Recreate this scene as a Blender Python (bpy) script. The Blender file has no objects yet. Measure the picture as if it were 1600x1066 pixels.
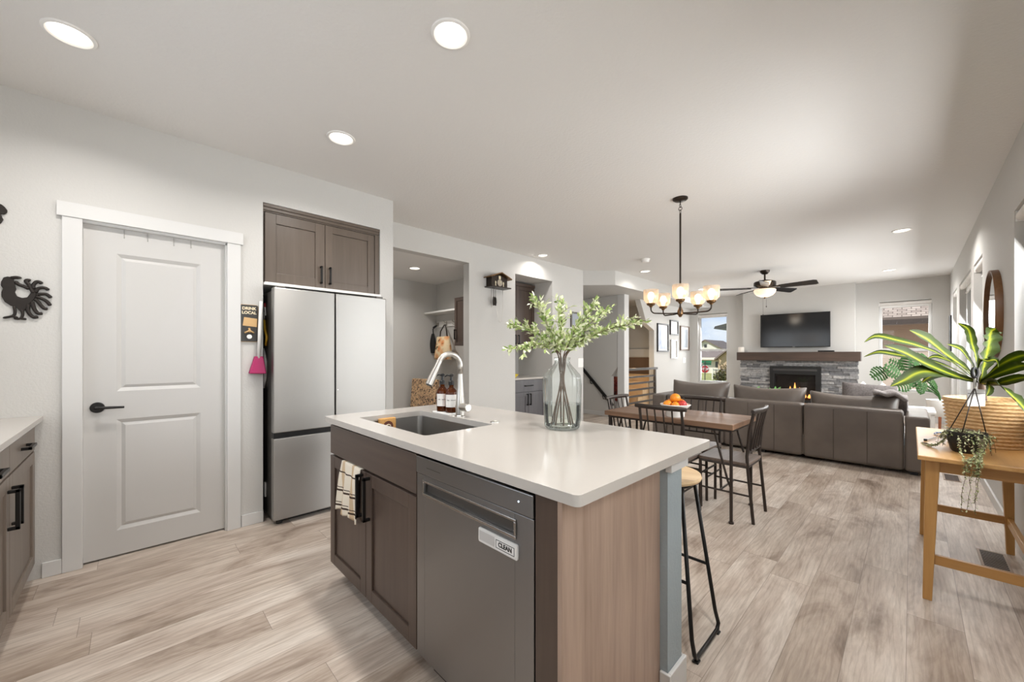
import bpy, bmesh, math, random
from mathutils import Vector, Matrix
random.seed(7)
S = bpy.context.scene
COL = S.collection
PI = math.pi

# ------------------------------------------------------------------ camera
CAM_H = 1.255
F_PX, YAW, HZ = 609.33, math.radians(45.68), 555.0
cam = bpy.data.cameras.new('camera')
cam.sensor_fit = 'HORIZONTAL'; cam.sensor_width = 36.0
cam.lens = F_PX / 1600 * 36.0
cam.shift_y = (HZ - 533.0) / 1600
cam.clip_start = 0.02; cam.clip_end = 300
co = bpy.data.objects.new('camera', cam); COL.objects.link(co)
co.location = (0, 0, CAM_H); co.rotation_euler = (PI / 2, 0, YAW)
S.camera = co
# ------------------------------------------------------------------ colour management
S.view_settings.view_transform = 'Standard'; S.view_settings.look = 'None'
S.view_settings.exposure = -0.05; S.view_settings.gamma = 1.0
S.view_settings.use_curve_mapping = False
S.cycles.max_bounces = 10; S.cycles.diffuse_bounces = 5; S.cycles.glossy_bounces = 4
S.cycles.transmission_bounces = 8; S.cycles.transparent_max_bounces = 16
S.cycles.caustics_reflective = False; S.cycles.caustics_refractive = False
S.cycles.sample_clamp_indirect = 6.0
S.cycles.use_denoising = True
try: S.cycles.denoiser = 'OPENIMAGEDENOISE'
except Exception: pass
# ------------------------------------------------------------------ world: blue sky with thin cloud
W = bpy.data.worlds.new('sky'); S.world = W; W.use_nodes = True
nt = W.node_tree; nt.nodes.clear()
def wn(t, **k):
    n = nt.nodes.new(t)
    for a, b in k.items(): setattr(n, a, b)
    return n
tc = wn('ShaderNodeTexCoord'); mp = wn('ShaderNodeMapping'); mp.inputs['Scale'].default_value = (2.0, 2.0, 6.0)
no = wn('ShaderNodeTexNoise'); no.inputs['Scale'].default_value = 1.6; no.inputs['Detail'].default_value = 6
cr = wn('ShaderNodeValToRGB')
cr.color_ramp.elements[0].position = .42; cr.color_ramp.elements[0].color = (.30, .50, .86, 1)
cr.color_ramp.elements[1].position = .62; cr.color_ramp.elements[1].color = (.80, .86, .94, 1)
bg = wn('ShaderNodeBackground'); bg.inputs['Strength'].default_value = 1.15; wo = wn('ShaderNodeOutputWorld')
L = nt.links.new
L(tc.outputs['Generated'], mp.inputs[0]); L(mp.outputs[0], no.inputs[0]); L(no.outputs[0], cr.inputs[0]); L(cr.outputs[0], bg.inputs[0]); L(bg.outputs[0], wo.inputs[0])
# ------------------------------------------------------------------ sun and daylight at the windows
def lamp(name, kind, loc, energy, color=(1, 1, 1), rot=(0, 0, 0), **k):
    l = bpy.data.lights.new(name, kind); l.energy = energy; l.color = color
    for a, b in k.items(): setattr(l, a, b)
    o = bpy.data.objects.new(name, l); COL.objects.link(o); o.location = loc; o.rotation_euler = rot
    return o
sun = lamp('sun', 'SUN', (-8, -8, 20), 6.0, (1, .97, .93), angle=math.radians(.6))
sun.rotation_euler = Vector((-.55, -.45, .70)).to_track_quat('Z', 'Y').to_euler()
DAY = (.97, .985, 1.0)
def day(name, y0, y1, z0, z1, e, x=.72):
    lamp(name, 'AREA', (x, (y0 + y1) / 2, (z0 + z1) / 2), e, DAY, (0, 1.12, 0), shape='RECTANGLE', size=z1 - z0, size_y=y1 - y0)
DAY_NEAR, DAY_FAR, DAY_END, DAY_KITCHEN_ADDED = 100, 46, 36, 24
day('daylight_near_window', 2.5, 4.24, .98, 2.2, DAY_NEAR)
day('added_kitchen_fill_side', -.75, 1.25, 1.08, 2.2, 22)  # fill light at an unseen window added in the near right wall
day('daylight_side_window', 6.05, 6.78, .6, 2.2, DAY_FAR)
day('daylight_side_window', 7.1, 8.6, .6, 2.2, DAY_FAR * 2)
day('daylight_side_window', 9.1, 9.85, .6, 2.2, DAY_FAR)
def day_y(name, x0, x1, z0, z1, e, y, sgn):
    lamp(name, 'AREA', ((x0 + x1) / 2, y, (z0 + z1) / 2), e, DAY, (sgn * 1.2, 0, 0), shape='RECTANGLE', size=x1 - x0, size_y=z1 - z0)
day_y('daylight_end_window', -3.85, -3.24, .6, 2.25, DAY_END, 10.9, -1)
day_y('daylight_end_window', -.4, .22, .6, 2.25, DAY_END, 10.9, -1)
day_y('added_kitchen_fill_back', -2.9, -.5, 1.1, 2.3, DAY_KITCHEN_ADDED, -1.2, 1)  # kitchen fill through an unseen window added in the back wall
CAN_E, CAN_COL = 11.0, (1.0, .965, .925)

# ------------------------------------------------------------------ pixel helpers (image 1600x1066)
FW = Vector((-math.sin(YAW), math.cos(YAW))); RT = Vector((math.cos(YAW), math.sin(YAW)))
def at(px, py, d):
    q = FW * d + RT * ((px - 800) / F_PX * d)
    return Vector((q.x, q.y, CAM_H - (py - HZ) / F_PX * d))
def ray(px, py):
    q = FW + RT * ((px - 800) / F_PX)
    return Vector((q.x, q.y, -(py - HZ) / F_PX))
def onX(px, py, X): r = ray(px, py); return Vector((0, 0, CAM_H)) + r * (X / r.x)
def onY(px, py, Y): r = ray(px, py); return Vector((0, 0, CAM_H)) + r * (Y / r.y)
def onZ(px, py, Z): r = ray(px, py); return Vector((0, 0, CAM_H)) + r * ((Z - CAM_H) / r.z)

# ------------------------------------------------------------------ materials
def lin(c):
    c = c / 255.0
    return c / 12.92 if c <= .04045 else ((c + .055) / 1.055) ** 2.4
def rgb(r, g, b): return (lin(r), lin(g), lin(b), 1)
class Nodes:
    def __init__(s, name):
        s.m = bpy.data.materials.new(name); s.m.use_nodes = True; s.t = s.m.node_tree
        s.b = s.t.nodes['Principled BSDF']; s.out = s.t.nodes['Material Output']
    def n(s, t, **k):
        x = s.t.nodes.new(t)
        for a, b in k.items():
            if a in x.inputs: x.inputs[a].default_value = b
            else: setattr(x, a, b)
        return x
    def l(s, a, b): s.t.links.new(a, b)
    def coords(s, scale=(1, 1, 1), out='Object', rot=(0, 0, 0)):
        tc = s.n('ShaderNodeTexCoord'); mp = s.n('ShaderNodeMapping'); mp.inputs['Scale'].default_value = scale; mp.inputs['Rotation'].default_value = rot
        s.l(tc.outputs[out], mp.inputs[0]); return mp.outputs[0]
    def noise(s, co, scale, detail=4, rough=.5, dist=0):
        x = s.n('ShaderNodeTexNoise'); x.inputs['Scale'].default_value = scale; x.inputs['Detail'].default_value = detail
        x.inputs['Roughness'].default_value = rough; x.inputs['Distortion'].default_value = dist
        s.l(co, x.inputs['Vector']); return x.outputs[0]
    def ramp(s, f, stops):
        r = s.n('ShaderNodeValToRGB'); e = r.color_ramp.elements
        while len(e) < len(stops): e.new(.5)
        for i, (p, c) in enumerate(stops): e[i].position = p; e[i].color = c
        s.l(f, r.inputs[0]); return r.outputs[0]
    def mix(s, f, a, b, mode='MIX'):
        x = s.n('ShaderNodeMix', data_type='RGBA', blend_type=mode)
        for v, i in ((f, 0), (a, 6), (b, 7)):
            if hasattr(v, 'is_linked') or hasattr(v, 'links'): s.l(v, x.inputs[i])
            else: x.inputs[i].default_value = v
        return x.outputs[2]
    def bump(s, h, strength=.2, dist=.01):
        b = s.n('ShaderNodeBump'); b.inputs['Strength'].default_value = strength; b.inputs['Distance'].default_value = dist
        s.l(h, b.inputs['Height']); s.l(b.outputs[0], s.b.inputs['Normal'])
    def set(s, **k):
        for a, v in k.items():
            i = s.b.inputs[a.replace('_', ' ')]
            if hasattr(v, 'links'): s.l(v, i)
            else: i.default_value = v
        return s.m
def plain(name, c, rough=.5, metal=0, spec=.5, **k):
    N = Nodes(name); return N.set(Base_Color=rgb(*c), Roughness=rough, Metallic=metal, Specular_IOR_Level=spec, **k)
def wood(name, c0, c1, axis='z', scale=14, rough=.42, bump=.08, coat=0):
    N = Nodes(name); sc = {'x': (.06, 1, 1), 'y': (1, .06, 1), 'z': (1, 1, .06)}[axis]
    co_ = N.coords(sc)
    a = N.noise(co_, scale, 6, .6, .6); b = N.noise(co_, scale * 5, 3, .6)
    m = N.mix(.35, a, b)
    c = N.ramp(m, [(.3, rgb(*c0)), (.7, rgb(*c1))])
    N.bump(b, bump, .002)
    return N.set(Base_Color=c, Roughness=rough, Coat_Weight=coat, Coat_Roughness=.2)
def emit(name, c, strength):
    N = Nodes(name); return N.set(Base_Color=rgb(*c), Emission_Color=rgb(*c), Emission_Strength=strength, Roughness=.5)
def fabric(name, c0, c1, scale=400, rough=.9, bump=.3):
    N = Nodes(name); co_ = N.coords(); f = N.noise(co_, scale, 2, .5); g = N.noise(co_, 6, 3, .5)
    c = N.ramp(N.mix(.5, f, g), [(.35, rgb(*c0)), (.65, rgb(*c1))]); N.bump(f, bump, .002)
    return N.set(Base_Color=c, Roughness=rough, Specular_IOR_Level=.2)
def paint(name, c, scale=90, bump=.25, rough=.75):
    N = Nodes(name); co_ = N.coords(); f = N.noise(co_, scale, 3, .55, .4); N.bump(f, bump, .004)
    return N.set(Base_Color=rgb(*c), Roughness=rough, Specular_IOR_Level=.3)
def glassy(name, tint=(1, 1, 1), ior=1.45, body=.0, bodycol=(200, 210, 205), gloss_rough=.02, gain=1.0):
    N = Nodes(name); N.t.nodes.remove(N.b)
    tr = N.n('ShaderNodeBsdfTransparent'); tr.inputs[0].default_value = (*tint, 1)
    gl = N.n('ShaderNodeBsdfGlossy'); gl.inputs['Roughness'].default_value = gloss_rough
    fr = N.n('ShaderNodeFresnel'); fr.inputs[0].default_value = ior
    mx = N.n('ShaderNodeMixShader'); mg = N.n('ShaderNodeMath', operation='MULTIPLY'); mg.inputs[1].default_value = gain
    N.l(fr.outputs[0], mg.inputs[0]); N.l(mg.outputs[0], mx.inputs[0]); N.l(tr.outputs[0], mx.inputs[1]); N.l(gl.outputs[0], mx.inputs[2])
    last = mx
    if body > 0:
        df = N.n('ShaderNodeBsdfDiffuse'); df.inputs[0].default_value = rgb(*bodycol)
        m2 = N.n('ShaderNodeMixShader'); m2.inputs[0].default_value = body
        N.l(mx.outputs[0], m2.inputs[1]); N.l(df.outputs[0], m2.inputs[2]); last = m2
    N.l(last.outputs[0], N.out.inputs[0]); return N.m

M = {}
M['wall'] = paint('wall_paint', (202, 200, 196), 80, .4)
M['ceil'] = paint('ceiling_paint', (228, 226, 223), 48, .6)
M['trim'] = plain('white_trim', (211, 210, 208), .4)
M['door'] = plain('white_door', (196, 194, 191), .42)
M['pony'] = paint('grey_wall_paint', (158, 168, 172), 60, .5)
def floor_mat():
    N = Nodes('plank_floor')
    tc = N.n('ShaderNodeTexCoord'); sp = N.n('ShaderNodeSeparateXYZ'); N.l(tc.outputs['Object'], sp.inputs[0])
    def mth(op, x, y=None, z=None):
        m_ = N.n('ShaderNodeMath', operation=op)
        for i_, v_ in enumerate((x, y, z)):
            if v_ is None: continue
            if hasattr(v_, 'links'): N.l(v_, m_.inputs[i_])
            else: m_.inputs[i_].default_value = v_
        return m_.outputs[0]
    PW, PL = .184, 1.22
    xr_ = mth('DIVIDE', sp.outputs[0], PW); row = mth('FLOOR', xr_)
    wn_ = N.n('ShaderNodeTexWhiteNoise', noise_dimensions='1D'); N.l(row, wn_.inputs['W'])
    yr_ = mth('ADD', mth('DIVIDE', sp.outputs[1], PL), mth('MULTIPLY', wn_.outputs[0], 7.0)); colm = mth('FLOOR', yr_)
    cid = N.n('ShaderNodeCombineXYZ'); N.l(row, cid.inputs[0]); N.l(colm, cid.inputs[1])
    w2 = N.n('ShaderNodeTexWhiteNoise', noise_dimensions='2D'); N.l(cid.outputs[0], w2.inputs['Vector'])
    fx_ = mth('FRACT', xr_); fy_ = mth('FRACT', yr_)
    ex_ = mth('MULTIPLY', mth('MINIMUM', fx_, mth('SUBTRACT', 1.0, fx_)), PW); ey_ = mth('MULTIPLY', mth('MINIMUM', fy_, mth('SUBTRACT', 1.0, fy_)), PL)
    seam = mth('MULTIPLY', mth('LESS_THAN', mth('MINIMUM', ex_, ey_), .0011), .6)
    sx = N.n('ShaderNodeSeparateColor'); N.l(w2.outputs['Color'], sx.inputs[0])
    # shift the grain by plank
    cb = N.n('ShaderNodeCombineXYZ'); mu = N.n('ShaderNodeMath', operation='MULTIPLY'); mu.inputs[1].default_value = 37.0
    N.l(sx.outputs[0], mu.inputs[0]); N.l(mu.outputs[0], cb.inputs[0]); N.l(mu.outputs[0], cb.inputs[1])
    ad = N.n('ShaderNodeVectorMath', operation='ADD'); N.l(tc.outputs['Object'], ad.inputs[0]); N.l(cb.outputs[0], ad.inputs[1])
    m2 = N.n('ShaderNodeMapping'); m2.inputs['Scale'].default_value = (1, .09, 1); N.l(ad.outputs[0], m2.inputs[0])
    m3 = N.n('ShaderNodeMapping'); m3.inputs['Scale'].default_value = (1, .30, 1); N.l(ad.outputs[0], m3.inputs[0])
    g1 = N.noise(m2.outputs[0], 26, 6, .62, 1.2); g2 = N.noise(m3.outputs[0], 5, 5, .6, .7); g3 = N.noise(m2.outputs[0], 110, 4, .6)
    wv = N.n('ShaderNodeTexWave', wave_type='RINGS', rings_direction='Y'); wv.inputs['Scale'].default_value = 14; wv.inputs['Distortion'].default_value = 14; wv.inputs['Detail'].default_value = 3; wv.inputs['Detail Scale'].default_value = 1.2
    N.l(m2.outputs[0], wv.inputs['Vector'])
    base = N.ramp(g2, [(.28, rgb(148, 131, 117)), (.42, rgb(196, 181, 168)), (.55, rgb(216, 204, 192)), (.75, rgb(230, 221, 211))])
    fine = N.ramp(g1, [(.33, rgb(176, 164, 152)), (.55, rgb(255, 255, 255))])
    c = N.mix(.36, base, fine, 'MULTIPLY')
    f3 = N.ramp(g3, [(.3, rgb(190, 185, 180)), (.6, rgb(255, 255, 255))])
    c = N.mix(.30, c, f3, 'MULTIPLY')
    f4 = N.ramp(wv.outputs[0], [(.0, rgb(190, 180, 171)), (.35, rgb(255, 255, 255))])
    c = N.mix(.24, c, f4, 'MULTIPLY')
    pt = N.ramp(sx.outputs[0], [(.0, rgb(214, 206, 198)), (1, rgb(255, 255, 255))])
    c = N.mix(.75, c, pt, 'MULTIPLY')
    c = N.mix(seam, c, rgb(100, 86, 75))
    N.bump(g3, .06, .002)
    return N.set(Base_Color=c, Roughness=.42, Specular_IOR_Level=.4)
M['floor'] = floor_mat()
M['cab'] = wood('dark_stained_wood', (66, 53, 46), (86, 71, 62), 'z', 10, .38, .05)
M['cab_x'] = wood('dark_stained_wood_horizontal', (70, 58, 51), (90, 76, 67), 'x', 10, .38, .05)
M['cab_y'] = wood('fridge_cabinet_wood', (84, 73, 63), (102, 89, 78), 'z', 10, .4, .05)
M['cab_grey'] = wood('grey_brown_cabinet_wood', (108, 97, 87), (128, 116, 105), 'z', 12, .4, .05)
M['panel'] = wood('end_panel_wood', (148, 124, 108), (182, 158, 141), 'z', 16, .36, .08)
M['strip'] = plain('panel_edge', (196, 178, 164), .4)
M['quartz'] = plain('white_quartz', (187, 181, 174), .14, spec=.5)
def steel(name, c, rough, axis='z', aniso=.75):
    N = Nodes(name); sc = {'z': (70, 70, .5), 'x': (.5, 70, 70), 'y': (70, .5, 70)}[axis]
    f = N.noise(N.coords(sc), 8, 3, .6)
    r = N.n('ShaderNodeMapRange'); r.inputs[3].default_value = rough - .04; r.inputs[4].default_value = rough + .05; N.l(f, r.inputs[0])
    N.bump(f, .02, .001)
    tg = N.n('ShaderNodeTangent', direction_type='RADIAL', axis='Z'); N.l(tg.outputs[0], N.b.inputs['Tangent'])
    return N.set(Base_Color=rgb(*c), Metallic=1, Roughness=r.outputs[0], Anisotropic=aniso, Anisotropic_Rotation=.25)
M['steel'] = steel('brushed_steel', (172, 170, 167), .44, 'y')
M['steel_dw'] = steel('dishwasher_steel', (146, 145, 145), .34, 'x')
M['steel_sink'] = steel('sink_steel', (164, 161, 157), .34, 'y', 0)
M['nickel'] = plain('brushed_nickel', (196, 192, 186), .33, 1)
M['dgrey'] = plain('dark_grey_steel', (92, 88, 84), .4, .6)
M['black'] = plain('black_metal', (30, 28, 27), .38, .4)
M['blackplastic'] = plain('black_plastic', (22, 22, 22), .4)
M['bronze'] = plain('dark_bronze', (58, 50, 44), .35, .7)
M['brass'] = plain('antique_brass', (120, 92, 62), .35, .8)
M['iron'] = plain('cast_iron', (44, 38, 34), .5, .5)
M['tabletop'] = wood('rustic_table_wood', (84, 60, 44), (138, 106, 82), 'x', 12, .46, .1)
M['chairmetal'] = plain('chair_metal', (62, 54, 49), .38, .5)
M['chairseat'] = wood('chair_seat_wood', (88, 74, 66), (122, 106, 96), 'x', 14, .4, .1)
M['oak'] = wood('oak_console', (176, 128, 72), (204, 160, 102), 'y', 12, .36, .06)
M['oak_z'] = wood('oak_leg', (166, 118, 62), (198, 152, 92), 'z', 12, .36, .06)
M['oak_x'] = wood('oak_rail', (160, 114, 62), (192, 146, 88), 'x', 12, .36, .06)
M['stoolwood'] = wood('stool_seat_wood', (206, 172, 128), (228, 200, 160), 'x', 12, .4, .05)
M['walnut'] = wood('walnut_mirror_frame', (104, 70, 42), (132, 94, 60), 'z', 12, .4, .05)
M['leather'] = None
def leather():
    N = Nodes('taupe_leather'); co_ = N.coords(); f = N.noise(co_, 160, 4, .6); g = N.noise(co_, 3, 3)
    c = N.ramp(g, [(.3, rgb(94, 85, 78)), (.7, rgb(112, 102, 94))]); N.bump(f, .12, .003)
    return N.set(Base_Color=c, Roughness=.42)
M['leather'] = leather()
M['velvet'] = fabric('grey_velvet', (92, 86, 84), (124, 118, 116), 60, .8)
M['whitefab'] = fabric('white_fabric', (216, 212, 206), (236, 232, 228), 200)
M['mantel'] = wood('dark_mantel_wood', (48, 38, 32), (84, 66, 56), 'x', 9, .5, .1)
def stone_mat():
    N = Nodes('grey_ledge_stone'); co_ = N.coords(); ri = N.n('ShaderNodeNewGeometry').outputs['Random Per Island']
    f = N.noise(co_, 24, 6, .7); t = N.ramp(ri, [(0, rgb(112, 112, 114)), (.5, rgb(150, 150, 150)), (1, rgb(188, 186, 184))])
    s_ = N.ramp(f, [(.3, rgb(130, 130, 132)), (.65, rgb(255, 255, 255))]); c = N.mix(.8, t, s_, 'MULTIPLY'); N.bump(f, .6, .01)
    return N.set(Base_Color=c, Roughness=.8)
M['stone'] = stone_mat()
M['tv'] = plain('tv_screen', (14, 14, 15), .12, spec=.5)
M['glass'] = glassy('window_glass', (.97, .98, .98), 1.3)
M['vaseglass'] = glassy('clear_vase_glass', (.955, .975, .968), 1.35, .05, (228, 238, 234), .04, .72)
M['water'] = glassy('water', (.95, .96, .93), 1.2)
def shade_glass():
    N = Nodes('clear_ribbed_shade_glass'); N.t.nodes.remove(N.b)
    a = N.n('ShaderNodeBsdfTransparent'); a.inputs[0].default_value = (1, .97, .93, 1); b = N.n('ShaderNodeBsdfTranslucent'); b.inputs[0].default_value = rgb(255, 240, 222)
    d = N.n('ShaderNodeBsdfDiffuse'); d.inputs[0].default_value = rgb(250, 236, 220); g = N.n('ShaderNodeBsdfGlossy'); g.inputs['Roughness'].default_value = .1
    m1 = N.n('ShaderNodeMixShader'); m1.inputs[0].default_value = .5; N.l(b.outputs[0], m1.inputs[1]); N.l(d.outputs[0], m1.inputs[2])
    m2 = N.n('ShaderNodeMixShader'); m2.inputs[0].default_value = .30; N.l(a.outputs[0], m2.inputs[1]); N.l(m1.outputs[0], m2.inputs[2])
    m3 = N.n('ShaderNodeMixShader'); m3.inputs[0].default_value = .06; N.l(m2.outputs[0], m3.inputs[1]); N.l(g.outputs[0], m3.inputs[2]); N.l(m3.outputs[0], N.out.inputs[0]); return N.m
M['shadeglass'] = shade_glass()
M['amber'] = glassy('amber_bottle_glass', (.62, .30, .10), 1.45, .25, (110, 54, 20), .03)
M['bulb'] = emit('warm_bulb', (255, 226, 190), 8)
M['canlens'] = emit('lamp_lens', (255, 246, 232), 4)
M['hookgrey'] = plain('hook_grey', (176, 174, 170), .4)
M['bowl'] = emit('fan_light_bowl', (255, 226, 196), .85)
M['white'] = plain('white_plastic', (238, 236, 232), .4)
M['ceramic'] = plain('white_ceramic', (240, 238, 234), .25)
M['copper'] = plain('copper', (196, 128, 98), .3, .9)
M['mirror'] = plain('mirror_glass', (235, 236, 236), .02, 1)
M['magenta'] = plain('magenta_plastic', (166, 10, 88), .4)
M['yellow'] = plain('yellow_strap', (206, 160, 40), .5)
M['sign'] = plain('charcoal_sign_board', (58, 56, 54), .6)
M['tan'] = plain('tan_wood', (206, 168, 116), .55)
M['cream'] = plain('cream_paint', (236, 222, 190), .6)
M['orange'] = None
def fruit(name, c0, c1):
    N = Nodes(name); f = N.noise(N.coords(), 40, 3); g = N.noise(N.coords(), 220, 2)
    N.bump(g, .15, .001); return N.set(Base_Color=N.ramp(f, [(.35, rgb(*c0)), (.65, rgb(*c1))]), Roughness=.4)
M['orange'] = fruit('orange_peel', (232, 128, 24), (246, 160, 40))
M['apple'] = fruit('red_apple_skin', (168, 36, 40), (206, 70, 60))
M['lemon'] = fruit('lemon_peel', (226, 196, 50), (240, 214, 80))
def island_leaf(name, stops, rough=.45):
    N = Nodes(name); ri = N.n('ShaderNodeNewGeometry').outputs['Random Per Island']
    return N.set(Base_Color=N.ramp(ri, [(p, rgb(*c)) for p, c in stops]), Roughness=rough, Specular_IOR_Level=.2)
M['leaf'] = island_leaf('pale_variegated_leaf', [(0, (120, 148, 78)), (.3, (172, 190, 120)), (.55, (214, 220, 172)), (1, (244, 244, 226))])
M['stem'] = plain('brown_stem', (96, 74, 58), .7)
M['bead'] = island_leaf('trailing_bead_leaf', [(0, (120, 132, 84)), (.5, (176, 182, 132)), (1, (214, 216, 176))])
M['monstera'] = island_leaf('green_split_leaf', [(0, (26, 54, 22)), (.6, (50, 84, 32)), (1, (112, 136, 54))], .7)
def strap_leaf():
    N = Nodes('striped_strap_leaf'); tc = N.n('ShaderNodeTexCoord'); sp = N.n('ShaderNodeSeparateXYZ'); N.l(tc.outputs['UV'], sp.inputs[0])
    mp = N.n('ShaderNodeMapping'); mp.inputs['Scale'].default_value = (26, 1.2, 1); N.l(tc.outputs['UV'], mp.inputs[0])
    f = N.noise(mp.outputs[0], 1.5, 2)
    ad = N.n('ShaderNodeMath', operation='MULTIPLY_ADD'); ad.inputs[1].default_value = .25; N.l(f, ad.inputs[0])
    ab = N.n('ShaderNodeMath', operation='SUBTRACT'); N.l(sp.outputs[0], ab.inputs[0]); ab.inputs[1].default_value = .5
    a2 = N.n('ShaderNodeMath', operation='ABSOLUTE'); N.l(ab.outputs[0], a2.inputs[0]); N.l(a2.outputs[0], ad.inputs[2])
    c = N.ramp(ad.outputs[0], [(.12, rgb(160, 158, 30)), (.2, rgb(100, 114, 18)), (.31, rgb(54, 68, 12)), (.55, rgb(40, 52, 10))])
    return N.set(Base_Color=c, Roughness=.6, Specular_IOR_Level=.12)
M['strap'] = strap_leaf()
def basket_mat():
    N = Nodes('woven_basket'); co_ = N.coords(); sp = N.n('ShaderNodeSeparateXYZ'); N.l(co_, sp.inputs[0])
    f = N.noise(N.coords((1, 1, 3)), 60, 3)
    w = N.n('ShaderNodeTexWave', bands_direction='Z'); w.inputs['Scale'].default_value = 11; w.inputs['Distortion'].default_value = 1.2; N.l(co_, w.inputs[0])
    c = N.ramp(f, [(.3, rgb(204, 158, 104)), (.7, rgb(240, 206, 156))]); N.bump(f, .5, .005)
    return N.set(Base_Color=c, Roughness=.8)
M['basket'] = basket_mat()
M['papersheet'] = plain('white_marbled_sheet', (226, 226, 226), .3)

# ------------------------------------------------------------------ mesh helpers
ORG = {}
class MB:
    def __init__(s): s.bm = bmesh.new(); s.uv = None
    def box(s, x0, y0, z0, x1, y1, z1):
        x0, x1 = min(x0, x1), max(x0, x1); y0, y1 = min(y0, y1), max(y0, y1); z0, z1 = min(z0, z1), max(z0, z1)
        v = [s.bm.verts.new(p) for p in ((x0, y0, z0), (x1, y0, z0), (x1, y1, z0), (x0, y1, z0), (x0, y0, z1), (x1, y0, z1), (x1, y1, z1), (x0, y1, z1))]
        for f in ((3, 2, 1, 0), (4, 5, 6, 7), (0, 1, 5, 4), (1, 2, 6, 5), (2, 3, 7, 6), (3, 0, 4, 7)): s.bm.faces.new([v[i] for i in f])
        return s
    def hexa(s, b, t):                     # bottom loop, top loop (any number of corners)
        vb = [s.bm.verts.new(p) for p in b]; vt = [s.bm.verts.new(p) for p in t]; n = len(b)
        s.bm.faces.new(vb[::-1]); s.bm.faces.new(vt)
        for i in range(n): s.bm.faces.new((vb[i], vb[(i + 1) % n], vt[(i + 1) % n], vt[i]))
        return s
    def prism(s, poly, axis, a0, a1):      # polygon in the plane across axis; (u,v) = the other two axes in xyz order
        def P(u, v, a): return {'x': (a, u, v), 'y': (u, a, v), 'z': (u, v, a)}[axis]
        return s.hexa([P(u, v, a0) for u, v in poly], [P(u, v, a1) for u, v in poly])
    def cyl(s, p0, p1, r0, r1=None, seg=16, cap=True):
        p0, p1 = Vector(p0), Vector(p1); r1 = r0 if r1 is None else r1
        d = (p1 - p0).normalized(); u = d.orthogonal().normalized(); w = d.cross(u)
        a = []; b = []
        for i in range(seg):
            t = 2 * PI * i / seg; q = u * math.cos(t) + w * math.sin(t)
            a.append(s.bm.verts.new(p0 + q * r0)); b.append(s.bm.verts.new(p1 + q * r1))
        for i in range(seg): s.bm.faces.new((a[i], a[(i + 1) % seg], b[(i + 1) % seg], b[i]))
        if cap: s.bm.faces.new(a[::-1]); s.bm.faces.new(b)
        return s
    def tube(s, pts, r, seg=10, closed=False, cap=True):
        pts = [Vector(p) for p in pts]; n = len(pts); rs = r if isinstance(r, (list, tuple)) else [r] * n
        rings = []; u = None
        for i, p in enumerate(pts):
            a = pts[(i - 1) % n] if (closed or i > 0) else p; b = pts[(i + 1) % n] if (closed or i < n - 1) else p
            d = (b - a).normalized()
            if u is None: u = d.orthogonal().normalized()
            else:
                u = u - d * u.dot(d)
                u = u.normalized() if u.length > 1e-6 else d.orthogonal().normalized()
            w = d.cross(u)
            rings.append([s.bm.verts.new(p + (u * math.cos(2 * PI * k / seg) + w * math.sin(2 * PI * k / seg)) * rs[i]) for k in range(seg)])
        m = n if closed else n - 1
        for i in range(m):
            A, B = rings[i], rings[(i + 1) % n]
            for k in range(seg): s.bm.faces.new((A[k], A[(k + 1) % seg], B[(k + 1) % seg], B[k]))
        if cap and not closed: s.bm.faces.new(rings[0][::-1]); s.bm.faces.new(rings[-1])
        return s
    def lathe(s, prof, c=(0, 0, 0), seg=32, sx=1, sy=1, ribs=0, rib=0, close=False):
        rings = []
        for r, z in prof:
            if r < 1e-5: rings.append([s.bm.verts.new((c[0], c[1], c[2] + z))])
            else: rings.append([s.bm.verts.new((c[0] + r * sx * (1 + (rib * math.cos(ribs * 2 * PI * k / seg) if ribs else 0)) * math.cos(2 * PI * k / seg), c[1] + r * sy * (1 + (rib * math.cos(ribs * 2 * PI * k / seg) if ribs else 0)) * math.sin(2 * PI * k / seg), c[2] + z)) for k in range(seg)])
        for A, B in list(zip(rings, rings[1:])) + ([(rings[-1], rings[0])] if close else []):
            for k in range(seg):
                k2 = (k + 1) % seg
                if len(A) == 1 and len(B) == 1: continue
                if len(A) == 1: s.bm.faces.new((A[0], B[k2], B[k]))
                elif len(B) == 1: s.bm.faces.new((A[k], A[k2], B[0]))
                else: s.bm.faces.new((A[k], A[k2], B[k2], B[k]))
        return s
    def ball(s, c, r, seg=16, sz=1.0): 
        n = seg // 2
        return s.lathe([(r * math.sin(PI * i / n) if 0 < i < n else 0, -r * sz * math.cos(PI * i / n)) for i in range(n + 1)], c, seg)
    def pillow(s, c, sx, sy, sz, rot=None, n=10, sag=0):
        # soft cushion: top and bottom sheets meeting at a seam
        c = Vector(c); R = rot or Matrix.Identity(3); g = {}
        for side in (1, -1):
            for i in range(n + 1):
                for j in range(n + 1):
                    u = -1 + 2 * i / n; v = -1 + 2 * j / n
                    edge = i in (0, n) or j in (0, n)
                    if edge and side == -1: g[(side, i, j)] = g[(1, i, j)]; continue
                    h = ((1 - abs(u) ** 3.0) * (1 - abs(v) ** 3.0)) ** .5
                    k = 1 - .07 * (1 - abs(u)) * abs(v) ** 2; k2 = 1 - .07 * (1 - abs(v)) * abs(u) ** 2
                    p = Vector((u * sx / 2 * k2, v * sy / 2 * k - sag * (1 - u * u) * (v + 1) / 2, side * h * sz / 2))
                    g[(side, i, j)] = s.bm.verts.new(c + R @ p)
            for i in range(n):
                for j in range(n):
                    q = [g[(side, i, j)], g[(side, i + 1, j)], g[(side, i + 1, j + 1)], g[(side, i, j + 1)]]
                    s.bm.faces.new(q if side == 1 else q[::-1])
        return s
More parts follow.
